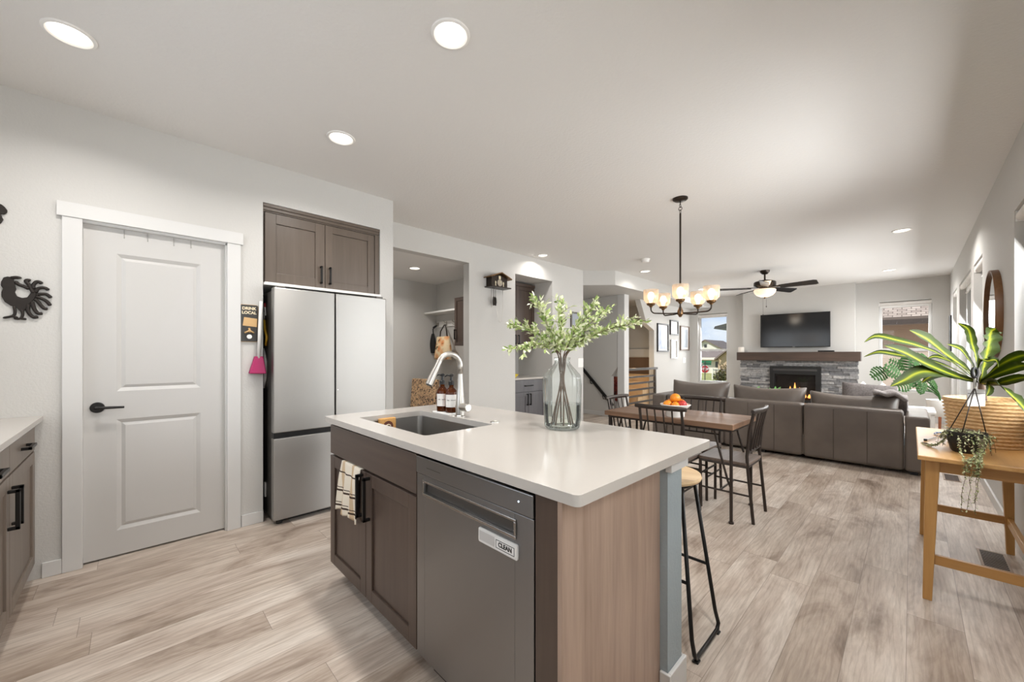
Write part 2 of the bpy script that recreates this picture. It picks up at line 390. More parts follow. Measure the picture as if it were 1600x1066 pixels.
    def leaf(s, p, d, up, ln, wd, bend=.15, fold=.25):
        p = Vector(p); d = Vector(d).normalized(); sd = d.cross(Vector(up))
        sd = sd.normalized() if sd.length > 1e-4 else d.orthogonal().normalized()
        nn = sd.cross(d)
        a = s.bm.verts.new(p); m1 = s.bm.verts.new(p + d * ln * .5 - nn * fold * wd * .4); t = s.bm.verts.new(p + d * ln - nn * bend * ln)
        l1 = s.bm.verts.new(p + d * ln * .3 + sd * wd * .45); l2 = s.bm.verts.new(p + d * ln * .68 + sd * wd * .42 - nn * bend * ln * .4)
        r1 = s.bm.verts.new(p + d * ln * .3 - sd * wd * .45); r2 = s.bm.verts.new(p + d * ln * .68 - sd * wd * .42 - nn * bend * ln * .4)
        for f in ((a, l1, m1), (l1, l2, m1), (l2, t, m1), (a, m1, r1), (r1, m1, r2), (r2, m1, t)): s.bm.faces.new(f)
        return s
    def build(s, name, mat, parent=None, smooth=False, bevel=0, seg=2, sub=0, solid=0, weld=0):
        bm = s.bm
        if weld: bmesh.ops.remove_doubles(bm, verts=bm.verts, dist=weld)
        bmesh.ops.recalc_face_normals(bm, faces=bm.faces)
        if parent is None:
            lo = [min(v.co[i] for v in bm.verts) for i in range(3)]; hi = [max(v.co[i] for v in bm.verts) for i in range(3)]
            org = Vector(((lo[0] + hi[0]) / 2, (lo[1] + hi[1]) / 2, lo[2]))
        else: org = ORG[parent.name]
        bmesh.ops.translate(bm, verts=bm.verts, vec=-org)
        me = bpy.data.meshes.new(name); bm.to_mesh(me); bm.free()
        me.materials.append(mat if not isinstance(mat, str) else M[mat])
        if smooth:
            for p in me.polygons: p.use_smooth = True
        o = bpy.data.objects.new(name, me); COL.objects.link(o)
        if parent is None: o.location = org
        else: o.parent = parent
        ORG[o.name] = org
        if solid:
            m = o.modifiers.new('thickness', 'SOLIDIFY'); m.thickness = solid; m.offset = 0
        if bevel:
            m = o.modifiers.new('bevel', 'BEVEL'); m.width = bevel; m.segments = seg; m.limit_method = 'ANGLE'; m.angle_limit = math.radians(35)
            m.harden_normals = False
        if sub:
            m = o.modifiers.new('sub', 'SUBSURF'); m.levels = sub; m.render_levels = sub
        if smooth == 'auto':
            try: me.set_sharp_from_angle(angle=math.radians(38))
            except Exception: pass
        return o
def thing(name, label, cat, loc=(0, 0, 0), group=None):
    o = bpy.data.objects.new(name, None); COL.objects.link(o); o.location = loc; o.empty_display_size = .1
    ORG[o.name] = Vector(loc); o['label'] = label; o['category'] = cat
    if group: o['group'] = group
    return o
def tag(o, label, cat, group=None, kind=None):
    o['label'] = label; o['category'] = cat
    if group: o['group'] = group
    if kind: o['kind'] = kind
    return o
def struct(o): o['kind'] = 'structure'; return o
def copy_thing(t, loc, rotz=None, label=None, group=None):
    r = t.copy(); COL.objects.link(r); r.location = loc
    if rotz is not None: r.rotation_euler = (0, 0, rotz)
    if label: r['label'] = label
    if group: r['group'] = group
    for ch in list(t.children):
        c = ch.copy(); COL.objects.link(c); c.parent = r
        for g in list(ch.children):
            d = g.copy(); COL.objects.link(d); d.parent = c
    return r
def letters(name, text, mat, parent, loc, rot, size, ext=.0008, align='CENTER'):
    cu = bpy.data.curves.new(name, 'FONT'); cu.body = text; cu.size = size; cu.extrude = ext; cu.offset = size * .035; cu.align_x = align; cu.align_y = 'CENTER'
    tmp = bpy.data.objects.new('tmp', cu); COL.objects.link(tmp); bpy.context.view_layer.update()
    me = bpy.data.meshes.new_from_object(tmp.evaluated_get(bpy.context.evaluated_depsgraph_get())); bpy.data.objects.remove(tmp); bpy.data.curves.remove(cu)
    me.materials.clear(); me.materials.append(M[mat]); me.name = name; o = bpy.data.objects.new(name, me); COL.objects.link(o)
    o.parent = parent; o.location = Vector(loc) - ORG[parent.name]; o.rotation_euler = rot; ORG[o.name] = Vector(loc)
    return o
def arc(c, r, a0, a1, u, v, n=10):
    c, u, v = Vector(c), Vector(u), Vector(v)
    return [c + u * (r * math.cos(a0 + (a1 - a0) * i / n)) + v * (r * math.sin(a0 + (a1 - a0) * i / n)) for i in range(n + 1)]
def bez(p0, p1, p2, p3, n=12):
    p0, p1, p2, p3 = map(Vector, (p0, p1, p2, p3)); out = []
    for i in range(n + 1):
        t = i / n; out.append(p0 * (1 - t) ** 3 + p1 * 3 * t * (1 - t) ** 2 + p2 * 3 * t * t * (1 - t) + p3 * t ** 3)
    return out
def grid_wall(mb, axis, f0, f1, a0, a1, z0, z1, holes):
    """wall slab between f0 and f1 across its axis, running a0..a1, with rectangular holes (a0,a1,z0,z1)"""
    A = sorted({a0, a1, *[h[0] for h in holes], *[h[1] for h in holes]}); A = [a for a in A if a0 <= a <= a1]
    for p, q in zip(A, A[1:]):
        m = (p + q) / 2; hs = sorted([(h[2], h[3]) for h in holes if h[0] < m < h[1]]); z = z0; spans = []
        for lo, hi in hs:
            if lo > z + 1e-6: spans.append((z, lo))
            z = max(z, hi)
        if z < z1 - 1e-6: spans.append((z, z1))
        for lo, hi in spans:
            if axis == 'x': mb.box(f0, p, lo, f1, q, hi)
            else: mb.box(p, f0, lo, q, f1, hi)
    return mb

# ================================================================== SETTING
HC = 2.71; XL = -3.42; XB = -3.95; XR = .49; YE = 10.6; YK = -1.0
struct(MB().box(-6.2, YK - .15, -.12, XR + .16, YE + .15, 0).build('floor', 'floor'))
struct(MB().box(-6.2, YK - .15, HC, XR + .16, YE + .15, HC + .15).build('ceiling', 'ceil'))
# kitchen left wall: pantry doorway and fridge alcove
mb = MB(); grid_wall(mb, 'x', XL - .12, XL, YK, 1.77, 0, HC, [(-.215, .49, 0, 2.05), (.712, 1.641, 0, 2.412)])
mb.box(XB - .3, 1.641, 0, XL - .12, 1.77, HC)             # return beside the fridge
mb.box(XB - .3, .592, 0, XL - .12, .712, HC); mb.box(XB - .42, .592, 0, XB - .3, 1.77, HC)
mb.box(XB - .3, .712, 2.412, XL - .12, 1.641, HC)
struct(mb.build('wall_left', 'wall'))
struct(MB().box(XL - 1.2, -.6, 0, XL - 1.1, .592, HC).build('wall_pantry', 'wall'))
# mudroom, niche
mb = MB(); grid_wall(mb, 'x', XB - .12, XB, 1.77, 5.57, 0, HC, [(2.043, 3.091, 0, 2.435), (3.921, 4.745, 0, 2.418)])
struct(mb.build('wall_left_recessed', 'wall'))
XM = -5.56
struct(MB().box(XM - .1, 1.8, 0, XM, 3.76, 2.435).build('wall_mudroom_back', 'wall')); struct(MB().box(XM, 3.66, 0, XB - .12, 3.76, 2.435).build('wall_mudroom_right', 'wall'))
struct(MB().box(XM, 1.9, 0, XB - .42, 2.0, 2.435).build('wall_mudroom_left', 'wall'))
struct(MB().box(XM - .1, 1.8, 2.435, XB - .12, 3.76, 2.5).build('ceiling_mudroom', 'ceil'))
for nm, b_ in (('wall_niche_back', (-4.8, 3.82, 0, -4.7, 4.85, 2.418)), ('wall_niche_left', (-4.7, 3.82, 0, XB - .12, 3.921, 2.418)), ('wall_niche_right', (-4.7, 4.745, 0, XB - .12, 4.85, 2.418)), ('ceiling_niche', (-4.8, 3.82, 2.418, XB - .12, 4.85, 2.5))):
    struct(MB().box(*b_).build(nm, 'wall'))
# back wall and right wall
KW = (-2.95, -.45, 1.05, 2.32)  # opening of the added, unseen back window that lights the kitchen
struct(grid_wall(MB(), 'y', YK - .14, YK, -6.2, XR + .14, 0, HC, [KW]).build('wall_back', 'wall'))
RW = [(-.8, 1.3, 1.05, 2.235), (2.45, 4.30, .95, 2.235), (6.01, 6.81, .55, 2.26), (7.08, 8.65, .55, 2.28), (9.1, 9.9, .55, 2.3)]  # first opening is an added, unseen window for kitchen fill
mb = MB(); grid_wall(mb, 'x', XR, XR + .14, YK, YE, 0, HC, RW); struct(mb.build('wall_right', 'wall'))
EW = [(-3.9, -3.19, .55, 2.31), (-.45, .27, .55, 2.295)]
mb = MB(); grid_wall(mb, 'y', YE, YE + .14, -6.2, XR + .14, 0, HC, EW); struct(mb.build('wall_end', 'wall'))
YC = 10.38
mb = MB(); mb.box(-2.79, YC, 0, -.79, YE, HC); struct(mb.build('wall_chimney_breast', 'wall'))
# dropped ceiling over the hall, with its diagonal corner
LOW = 2.462
poly = [(XB - .02, 5.57), (-3.56, 5.96), (-3.56, YE), (-6.2, YE), (-6.2, 5.57)]
struct(MB().prism(poly, 'z', LOW, HC).build('ceiling_hall_soffit', 'wall'))
struct(MB().box(-6.2, 5.45, 0, XB - .12, 5.57, LOW + .2).build('wall_hall', 'wall'))
# wall with the four pictures; upper left corner cut by the stair slope
XP = -4.1
y0p = onX(1022, 600, XP).y; y1p = onX(1012, 500, XP).y
struct(MB().prism([(y0p, 0), (YE, 0), (YE, LOW), (y1p - .35, LOW), (y1p - .05, 1.95), (y0p, 1.82)], 'x', XP - .12, XP).build('wall_pictures', 'wall'))
struct(MB().box(-6.3, 5.45, 0, -6.2, YE, HC).build('wall_hall_far', 'wall'))
# stair side wall with the handrail, cut away along the stair slope
YS = 7.0
def sp(px, py): p = onY(px, py, YS); return (p.x, p.z)
d, e = sp(955, 588), sp(955, 652); c = (-4.121, sp(964, 573)[1])
struct(MB().prism([(-6.2, 0), (e[0], 0), d, c, (-4.121, 2.461), (-6.2, 2.461)], 'y', YS, YS + .1).build('wall_stair', 'wall'))
p = at(979, 460, 7.81)
struct(MB().box(-4.12, 6.985, 0, -3.97, 7.16, LOW).build('trim_1', 'trim'))                              # square column
struct(MB().box(-6.2, 8.9, 1.2, XP - .12, 9.0, LOW).build('wall_stair_back', 'wall')); struct(MB().box(-6.2, 8.9, 0, XP - .12, 9.0, 1.2).build('wall_stair_back_lower', plain('stair_back_wall', (122, 98, 80), .7)))
struct(MB().box(-5.4, 8.82, 1.22, XP - .13, 8.9, 1.40).build('trim_3', 'trim'))
# baseboards
def base(name, *boxes, h=.085):
    m = MB()
    for b_ in boxes: m.box(b_[0], b_[1], 0, b_[2], b_[3], h)
    return struct(m.build(name, 'trim', bevel=.003))
base('baseboard_left', (XL, -.36, XL + .014, -.285), (XL, .575, XL + .014, .712), (XL, 1.641, XL + .014, 1.77))
base('baseboard_left_recessed', (XB, 1.77, XB + .014, 2.043), (XB, 3.091, XB + .014, 3.921), (XB, 4.745, XB + .014, 5.57))
base('baseboard_right', (XR - .014, -.4, XR, YE))
base('baseboard_end', (-4.1, YE - .014, -2.79, YE), (-.79, YE - .014, XR, YE))
base('baseboard_hall', (XP, y0p, XP + .014, YE), (-6.2, YS - .014, e[0], YS))
base('baseboard_mudroom', (XM, 2.0, XM + .014, 3.66), (XM, 3.646, XB - .12, 3.66))

# ------------------------------------------------------------------ pantry door
D = thing('door_1', 'white two-panel pantry door with black lever handle', 'door', (XL - .03, .137, 0)); D['kind'] = 'structure'
def panel_door(mb, x, y0, y1, z0, z1, panels, t=.035):
    grid_wall(mb, 'x', x - t, x, y0, y1, z0, z1, panels)
    for (a0, a1, b0, b1) in panels:
        i = .022; k = .012
        o_ = [(x, a0, b0), (x, a1, b0), (x, a1, b1), (x, a0, b1)]
        n_ = [(x - k, a0 + i, b0 + i), (x - k, a1 - i, b0 + i), (x - k, a1 - i, b1 - i), (x - k, a0 + i, b1 - i)]
        j = i + .018; q = .004
        r_ = [(x - q, a0 + j, b0 + j), (x - q, a1 - j, b0 + j), (x - q, a1 - j, b1 - j), (x - q, a0 + j, b1 - j)]
        V = [[mb.bm.verts.new(p_) for p_ in L_] for L_ in (o_, n_, r_)]
        for A_, B_ in ((V[0], V[1]), (V[1], V[2])):
            for w in range(4): mb.bm.faces.new((A_[w], A_[(w + 1) % 4], B_[(w + 1) % 4], B_[w]))
        mb.bm.faces.new(V[2])
    return mb
XD = XL - .03
mb = panel_door(MB(), XD, -.205, .48, .012, 2.04, [(-.065, .345, .165, .855), (-.065, .345, 1.03, 1.885)])
slab = mb.build('door_slab', 'door', D)
mb = MB()
mb.box(XL - .12, -.245, 0, XL + .002, -.205, 2.05); mb.box(XL - .12, .48, 0, XL + .002, .515, 2.05); mb.box(XL - .12, -.215, 2.04, XL + .002, .49, 2.07)
mb.build('door_jamb', 'trim', D)
mb = MB(); mb.box(XL, -.285, 0, XL + .016, -.205, 2.056); mb.build('casing', 'trim', D, bevel=.002)
mb = MB(); mb.box(XL, .49, 0, XL + .016, .57, 2.056); mb.build('casing', 'trim', D, bevel=.002)
mb = MB(); mb.box(XL, -.305, 2.056, XL + .022, .585, 2.14); mb.build('door_header', 'trim', D, bevel=.002)
mb = MB(); mb.cyl((XD, -.147, .936), (XD + .012, -.147, .936), .033, .03, 24); mb.cyl((XD + .01, -.147, .936), (XD + .05, -.147, .936), .011, .011, 14)
mb.tube([(XD + .05, -.155, .936), (XD + .052, -.12, .937), (XD + .05, -.03, .934)], [.011, .009, .007], 10)
mb.build('door_handle', 'black', slab, smooth='auto', bevel=.002)
for i, px in enumerate((194, 231, 272, 299)):
    y = onX(px, 370, XL).y; z = 2.04 - .004
    mb = MB(); mb.tube([(XD - .02, y, 2.041), (XD + .004, y, 2.041), (XD + .004, y, 1.99), (XD + .013, y, 1.985), (XD + .018, y, 1.996)], .0018, 6)
    tag(mb.build('door_hook', 'hookgrey', smooth=True), ['leftmost of four small wire hooks over pantry door top', 'second from left wire hook over pantry door top', 'third from left wire hook over pantry door top', 'rightmost of four small wire hooks over pantry door top'][i], 'hook', 'wire hooks over the pantry door')

# ------------------------------------------------------------------ windows
def window(n, axis, f, a0, a1, z0, z1, out=1, rail=None, mull=None):
    """vinyl window set at the outer side of the wall hole"""
    w = thing('window_%d' % n, 'window', 'window', ((f, (a0 + a1) / 2, z0) if axis == 'x' else ((a0 + a1) / 2, f, z0))); del w['label']; del w['category']; w['kind'] = 'structure'
    def B(mb, p0, p1, q0, q1, d0, d1):
        if axis == 'x': mb.box(f + d0 * out, p0, q0, f + d1 * out, p1, q1)
        else: mb.box(p0, f + d0 * out, q0, p1, f + d1 * out, q1)
    e_ = .001; t = .045; mb = MB()
    B(mb, a0 + e_, a0 + t, z0 + e_, z1 - e_, .07, .13); B(mb, a1 - t, a1 - e_, z0 + e_, z1 - e_, .07, .13)
    B(mb, a0 + t, a1 - t, z0 + e_, z0 + t, .07, .13); B(mb, a0 + t, a1 - t, z1 - t, z1 - e_, .07, .13)
    if rail: B(mb, a0 + t, a1 - t, rail - .025, rail + .025, .07, .13)
    if mull: B(mb, mull - .04, mull + .04, z0 + t, z1 - t, .07, .13)
    mb.build('window_frame', 'trim', w, bevel=.003)
    mb = MB(); B(mb, a0 + t, a1 - t, z0 + t, z1 - t, .098, .102); mb.build('glass_pane', 'glass', w)
    return w
window(1, 'y', YE, *EW[0], rail=1.385)
window(2, 'y', YE, *EW[1], rail=1.36)
window(7, 'y', YK, *KW, out=-1, mull=-1.7); window(8, 'x', XR, *RW[0], mull=.25)  # both windows are unseen, added as sources for the kitchen fill
for n, (h, ml) in enumerate(zip(RW[1:], (3.375, None, 7.865, None))): window(3 + n, 'x', XR, *h, mull=ml)
def shade(a0, a1, z, axis, f, label, drop=.03, col='white'):
    t = thing('roller_shade', label, 'shade', ((f, (a0 + a1) / 2, z - .07) if axis == 'x' else ((a0 + a1) / 2, f, z - .07)), 'rolled-up roller shades')
    p0, p1 = ((f, a0 + .01, z - .04), (f, a1 - .01, z - .04)) if axis == 'x' else ((a0 + .01, f, z - .04), (a1 - .01, f, z - .04))
    MB().cyl(p0, p1, .032, seg=20).build('roll', 'whitefab', t, smooth='auto')
    mb = MB()
    if axis == 'x': mb.box(f + .028, a0 + .015, z - .10 - drop, f + .031, a1 - .015, z - .04); mb.box(f + .022, a0 + .015, z - .115 - drop, f + .037, a1 - .015, z - .10 - drop)
    else: mb.box(a0 + .015, f + .028, z - .10 - drop, a1 - .015, f + .031, z - .04); mb.box(a0 + .015, f + .022, z - .115 - drop, a1 - .015, f + .037, z - .10 - drop)
    mb.build('hem_bar', 'white', t)
    for q in (p0, p1):
        d = .004 if q is p0 else -.004; mb = MB()
        if axis == 'x': mb.box(f - .03, q[1] - .009 if d > 0 else q[1], z - .075, f + .03, q[1] if d > 0 else q[1] + .009, z - .0005)
        else: mb.box(q[0] - .009 if d > 0 else q[0], f - .03, z - .075, q[0] if d > 0 else q[0] + .009, f + .03, z - .0005)
        mb.build('bracket', 'white', t)
    return t
shade(EW[0][0], EW[0][1], EW[0][3], 'y', YE + .035, 'white shade rolled up in window beside the picture wall', -.02)
shade(EW[1][0], EW[1][1], EW[1][3], 'y', YE + .035, 'white shade rolled up in window right of the television', .0)
for h, lb in zip(RW[1:], ('rolled white shade in the window nearest the console table', 'rolled white shade in the side window just beyond the round mirror', 'rolled white shade with pull cord in middle side window', 'rolled white shade in side window nearest the far corner')):
    t = shade(h[0], h[1], h[3], 'x', XR + .035, lb, .02)
    if h is RW[3]:
        z = h[3]; mb = MB(); mb.tube([(XR + .012, 7.75, z - .1), (XR + .012, 7.75, 1.35)], .002, 6); mb.lathe([(0, 0), (.008, .01), (.012, .05), (.004, .09), (0, .09)], (XR + .012, 7.75, 1.27), 10)
        mb.build('pull_cord', 'white', t, smooth=True)

# ================================================================== CEILING LIGHTS
def can(x, y, label, z=HC, r=.088, e=None, name='recessed_light'):
    t = thing(name, label, 'ceiling light', (x, y, z), 'recessed ceiling lights')
    MB().lathe([(r, 0), (r * .98, -.006), (r * .86, -.009), (r * .78, -.003), (r * .76, 0)], (x, y, z), 36).build('trim_ring', 'white', t, smooth='auto')
    MB().lathe([(r * .77, -.002), (0, -.002)], (x, y, z), 32).build('lens', 'canlens', t)
    lamp('can_lamp', 'AREA', (x, y, z - .012), CAN_E if e is None else e, CAN_COL, shape='DISK', size=.13, spread=math.radians(150))
    return t
can(-2.665, -.2, 'recessed ceiling light nearest the pantry door')
can(-1.459, 1.036, 'recessed ceiling light above the island sink')
can(-2.668, 1.006, 'recessed ceiling light in front of the stainless fridge')
can(-3.753, 4.291, 'recessed light against the wall above the cabinet niche', r=.075, e=5)
p = onZ(648, 419, 2.435); can(p.x, p.y, 'recessed light in the mudroom ceiling', 2.435, r=.08, e=9)
can(-3.228, 6.381, 'recessed ceiling light below the smoke detector', e=4)
p = onZ(1097, 452, HC); can(p.x, p.y, 'recessed ceiling light behind the chandelier shades')
can(-.078, 6.428, 'nearer recessed ceiling light beside the right wall', e=20)
can(-.268, 9.267, 'small far recessed ceiling light above right end window', e=18)
can(-.26, 1.036, 'added out-of-view ceiling light over the island end nearest the console', e=15)  # unseen fixture added to brighten the console and right wall
t = thing('smoke_detector', 'round white smoke detector on ceiling near hall soffit', 'smoke detector', (-2.82, 5.573, HC))
MB().lathe([(0, 0), (.07, 0), (.07, -.012), (0, -.012)], (-2.82, 5.573, HC), 28).build('mounting_plate', 'white', t, bevel=.002)
MB().lathe([(.062, -.012), (.062, -.03), (.05, -.048), (.03, -.052), (0, -.052)], (-2.82, 5.573, HC), 28).build('body', 'white', t, smooth='auto')

# ------------------------------------------------------------------ chandelier
cx, cy = -1.498, 3.646
t = thing('chandelier', 'dark bronze five-light chandelier over the dining table', 'chandelier', (cx, cy, HC))
zh = 1.645
MB().lathe([(0, 0), (.066, 0), (.066, -.012), (.05, -.024), (.012, -.03), (0, -.03)], (cx, cy, HC), 32).build('canopy', 'bronze', t, smooth='auto')
mb = MB()
mb.tube([(cx, cy, HC - .028), (cx, cy, HC - .06)], .005, 8)
for i in range(3):
    cc = Vector((cx, cy, HC - .07 - i * .026)); u = Vector((1, 0, 0)) if i % 2 else Vector((0, 1, 0))
    mb.tube(arc(cc, .016, 0, 2 * PI * 15 / 16, u, (0, 0, 1), 15), .0028, 6, closed=True)
mb.build('chain', 'bronze', t, smooth=True)
MB().cyl((cx, cy, HC - .14), (cx, cy, zh + .03), .0085, seg=14).build('rod', 'bronze', t, smooth='auto')
MB().lathe([(0, -.04), (.012, -.036), (.018, -.02), (.026, -.012), (.026, .02), (.018, .035), (.01, .06), (0, .06)], (cx, cy, zh), 20).build('hub', 'brass', t, smooth='auto')
base_a = math.atan2(-cy, -cx)          # one shade faces the kitchen
RR = .265
for k in range(5):
    an = base_a + k * 2 * PI / 5; u = Vector((math.cos(an), math.sin(an), 0)); P0 = Vector((cx, cy, zh))
    arm = MB().tube([P0 + u * .02, P0 + u * .10 + Vector((0, 0, -.004)), P0 + u * (RR - .04)] + arc(P0 + u * (RR - .04) + Vector((0, 0, .04)), .04, -PI / 2, 0, u, (0, 0, 1), 6)[1:] + [P0 + u * RR + Vector((0, 0, .06))], .0065, 8).build('arm', 'bronze', t, smooth=True)
    c = P0 + u * RR + Vector((0, 0, .055))
    cup = MB().lathe([(0, 0), (.012, 0), (.016, .012), (.036, .022), (.04, .034), (.036, .04), (0, .04)], c, 24).build('shade_cup', 'brass', t, smooth='auto')
    prof = [(.036, .036), (.058, .062), (.064, .07), (.066, .165), (.063, .165), (.061, .072), (.055, .064), (.033, .04)]
    MB().lathe(prof, c, 64, ribs=32, rib=.018).build('glass_shade', 'shadeglass', t, smooth=True)
    bl = MB().lathe([(0, .04), (.012, .042), (.014, .06), (.024, .085), (.03, .105), (.026, .128), (.012, .142), (0, .145)], c, 18).build('light_bulb', 'bulb', t, smooth=True)
    lamp('chandelier_lamp', 'POINT', c + Vector((0, 0, .10)), 3.6, (1, .84, .66), shadow_soft_size=.03)

# ------------------------------------------------------------------ ceiling fan
fx, fy = -1.764, 7.808
t = thing('ceiling_fan', 'dark five-blade ceiling fan with lit amber glass bowl', 'ceiling fan', (fx, fy, HC))
MB().lathe([(0, 0), (.075, 0), (.07, -.03), (.045, -.06), (.02, -.068), (0, -.068)], (fx, fy, HC), 28).build('canopy', 'bronze', t, smooth='auto')
MB().cyl((fx, fy, HC - .06), (fx, fy, HC - .17), .014, seg=12).build('downrod', 'bronze', t, smooth='auto')
zm = HC - .16
MB().lathe([(0, 0), (.06, -.005), (.15, -.03), (.165, -.045), (.165, -.10), (.15, -.115), (.09, -.13), (.07, -.16), (0, -.16)], (fx, fy, zm), 36).build('motor_housing', 'bronze', t, smooth='auto')
MB().lathe([(.07, -.16), (.155, -.165), (.165, -.18), (.155, -.22), (.12, -.265), (.06, -.29), (0, -.296)], (fx, fy, zm), 36).build('light_bowl', 'bowl', t, smooth=True)
MB().lathe([(0, -.29), (.014, -.295), (.012, -.31), (.018, -.318), (.0, -.33)], (fx, fy, zm), 16).build('finial', 'bronze', t, smooth=True)
q = onX(1192, 437, fx); an = math.atan2(-fy, -fx)
uu = Vector((math.cos(an + .12), math.sin(an + .12), 0)); ss = Vector((-uu.y, uu.x, 0))
mb = MB(); o_ = Vector((fx, fy, zm - .075)) + uu * .135
mb.hexa([o_ + ss * -.05 + Vector((0, 0, -.04)), o_ + ss * .05 + Vector((0, 0, -.04)), o_ + ss * .05 + uu * .036 + Vector((0, 0, -.04)), o_ + ss * -.05 + uu * .036 + Vector((0, 0, -.04))],
        [o_ + ss * -.075 + Vector((0, 0, .03)), o_ + ss * .075 + Vector((0, 0, .03)), o_ + ss * .075 + uu * .04 + Vector((0, 0, .03)), o_ + ss * -.075 + uu * .04 + Vector((0, 0, .03))])
mb.build('uplight_glass', 'bowl', t, bevel=.006)
a_r = YAW
for k in range(5):
    th = math.radians(-6 + 72 * k); u = Vector((math.cos(th), math.sin(th), 0)); s_ = Vector((-u.y, u.x, 0))
    o_ = Vector((fx, fy, zm - .135)); tl = Vector((0, 0, -.026))
    b_ = [o_ + u * .22 - s_ * .055 - tl * .7, o_ + u * .70 - s_ * .07 - tl, o_ + u * .74 - s_ * .05 - tl * .8, o_ + u * .74 + s_ * .05 + tl * .8, o_ + u * .70 + s_ * .07 + tl, o_ + u * .22 + s_ * .055 + tl * .7]
    bl = MB().hexa([p - Vector((0, 0, .008)) for p in b_], b_).build('blade', 'blackplastic', t, bevel=.002)
    MB().hexa([o_ + u * .08 - s_ * .018, o_ + u * .26 - s_ * .03 - tl * .4, o_ + u * .26 + s_ * .03 + tl * .4, o_ + u * .08 + s_ * .018], [p + Vector((0, 0, .008)) for p in (o_ + u * .08 - s_ * .018, o_ + u * .26 - s_ * .03 - tl * .4, o_ + u * .26 + s_ * .03 + tl * .4, o_ + u * .08 + s_ * .018)]).build('blade_bracket', 'bronze', bl)
for dx, ln in ((.03, .16), (-.02, .30)):
    mb = MB(); p0 = Vector((fx + dx, fy - .03, zm - .29)); mb.tube([p0, p0 - Vector((0, 0, ln))], .0018, 6); mb.lathe([(0, -.03), (.008, -.022), (.008, -.006), (0, 0)], p0 - Vector((0, 0, ln)), 10)
    mb.build('pull_chain', 'bronze', t, smooth=True)
lamp('fan_lamp', 'POINT', (fx, fy, zm - .36), 3, (1, .86, .70), shadow_soft_size=.1)

# ================================================================== KITCHEN
def shaker(name, parent, axis, f, out, a0, a1, z0, z1, mat, fr=.06, t=.02, handle=None, hz=None, hl=.14, flat=False, hmat='black', bar=None):
    """door or drawer front standing on plane f, thickness outwards"""
    mb = MB(); g = f + out * t
    def B(p0, p1, q0, q1, d0, d1):
        if axis == 'x': mb.box(d0, p0, q0, d1, p1, q1)
        else: mb.box(p0, d0, q0, p1, d1, q1)
    if flat: B(a0, a1, z0, z1, f, g)
    else:
        B(a0, a0 + fr, z0, z1, f, g); B(a1 - fr, a1, z0, z1, f, g); B(a0 + fr, a1 - fr, z0, z0 + fr, f, g); B(a0 + fr, a1 - fr, z1 - fr, z1, f, g)
        B(a0 + fr, a1 - fr, z0 + fr, z1 - fr, f, f + out * (t - .009))
    o = mb.build(name, mat, parent, bevel=.0018)
    if handle is not None:
        mb = MB()
        def P(a, z, d): return (g + out * d, a, z) if axis == 'x' else (a, g + out * d, z)
        if bar == 'h':
            p = [P(handle - hl / 2, hz, 0), P(handle - hl / 2, hz, .028), P(handle + hl / 2, hz, .028), P(handle + hl / 2, hz, 0)]
        else:
            p = [P(handle, hz - hl / 2, 0), P(handle, hz - hl / 2, .028), P(handle, hz + hl / 2, .028), P(handle, hz + hl / 2, 0)]
        def bar_box(u, v):
            lo = [min(u[i], v[i]) - .007 for i in range(3)]; hi = [max(u[i], v[i]) + .007 for i in range(3)]
            k = 0 if axis == 'x' else 1                      # do not sink into the front
            if out > 0: lo[k] = max(lo[k], g)
            else: hi[k] = min(hi[k], g)
            mb.box(*lo, *hi)
        for u, v in ((p[0], p[1]), (p[1], p[2]), (p[2], p[3])): bar_box(u, v)
        mb.build('handle', hmat, o, bevel=.002)
    return o
# ------------------------------------------------------------------ island
IY, IX0, IX1 = .815, -2.262, -.632
t = thing('island_cabinet', 'dark brown wooden kitchen island with two doors under the sink', 'kitchen island', ((IX0 + IX1) / 2, 1.1, 0))
mb = MB(); mb.box(IX0 + .002, IY, .1, -1.345, 1.345, .66); mb.box(IX0 + .002, IY, .66, IX0 + .02, 1.345, .884); mb.box(-1.363, IY, .66, -1.345, 1.345, .884); mb.box(IX0 + .02, IY, .66, -1.363, IY + .02, .884); mb.box(IX0 + .02, 1.325, .66, -1.363, 1.345, .884)
mb.build('carcass', 'cab', t)
MB().box(IX0 + .03, IY + .07, 0, -1.345, 1.33, .1).build('toe_kick', plain('toe_kick', (52, 44, 40), .6), t)
shaker('false_drawer_front', t, 'y', IY, -1, IX0, -1.348, .712, .868, 'cab_x', flat=True)
shaker('door', t, 'y', IY, -1, IX0, -1.807, .105, .70, 'cab', handle=-1.84, hz=.585, hl=.19)
shaker('door', t, 'y', IY, -1, -1.803, -1.348, .105, .70, 'cab', handle=-1.765, hz=.585, hl=.19)
MB().box(-.722, IY - .02, .0, -.640, IY, .884).build('filler_strip', 'cab', t, bevel=.001)
MB().box(-.640, IY - .026, 0, -.624, 1.345, .884).build('end_panel', 'panel', t, bevel=.0015)
MB().box(-1.345, 1.33, 0, -.640, 1.345, .884).build('back_panel', 'cab', t)
pw = struct(MB().box(IX0, 1.346, 0, -.597, 1.464, .884).build('wall_island', 'pony'))
mb = MB(); mb.box(-.6, 1.335, .846, -.578, 1.478, .884); mb.box(IX0 - .01, 1.464, .846, -.597, 1.478, .884)
struct(mb.build('trim_2', 'trim', bevel=.002))
mb = MB(); mb.box(-.622, 1.334, 0, -.583, 1.346, .14); mb.box(-.597, 1.346, 0, -.583, 1.478, .14); mb.box(IX0, 1.464, 0, -.597, 1.478, .14)
struct(mb.build('baseboard_island', 'trim', bevel=.003))
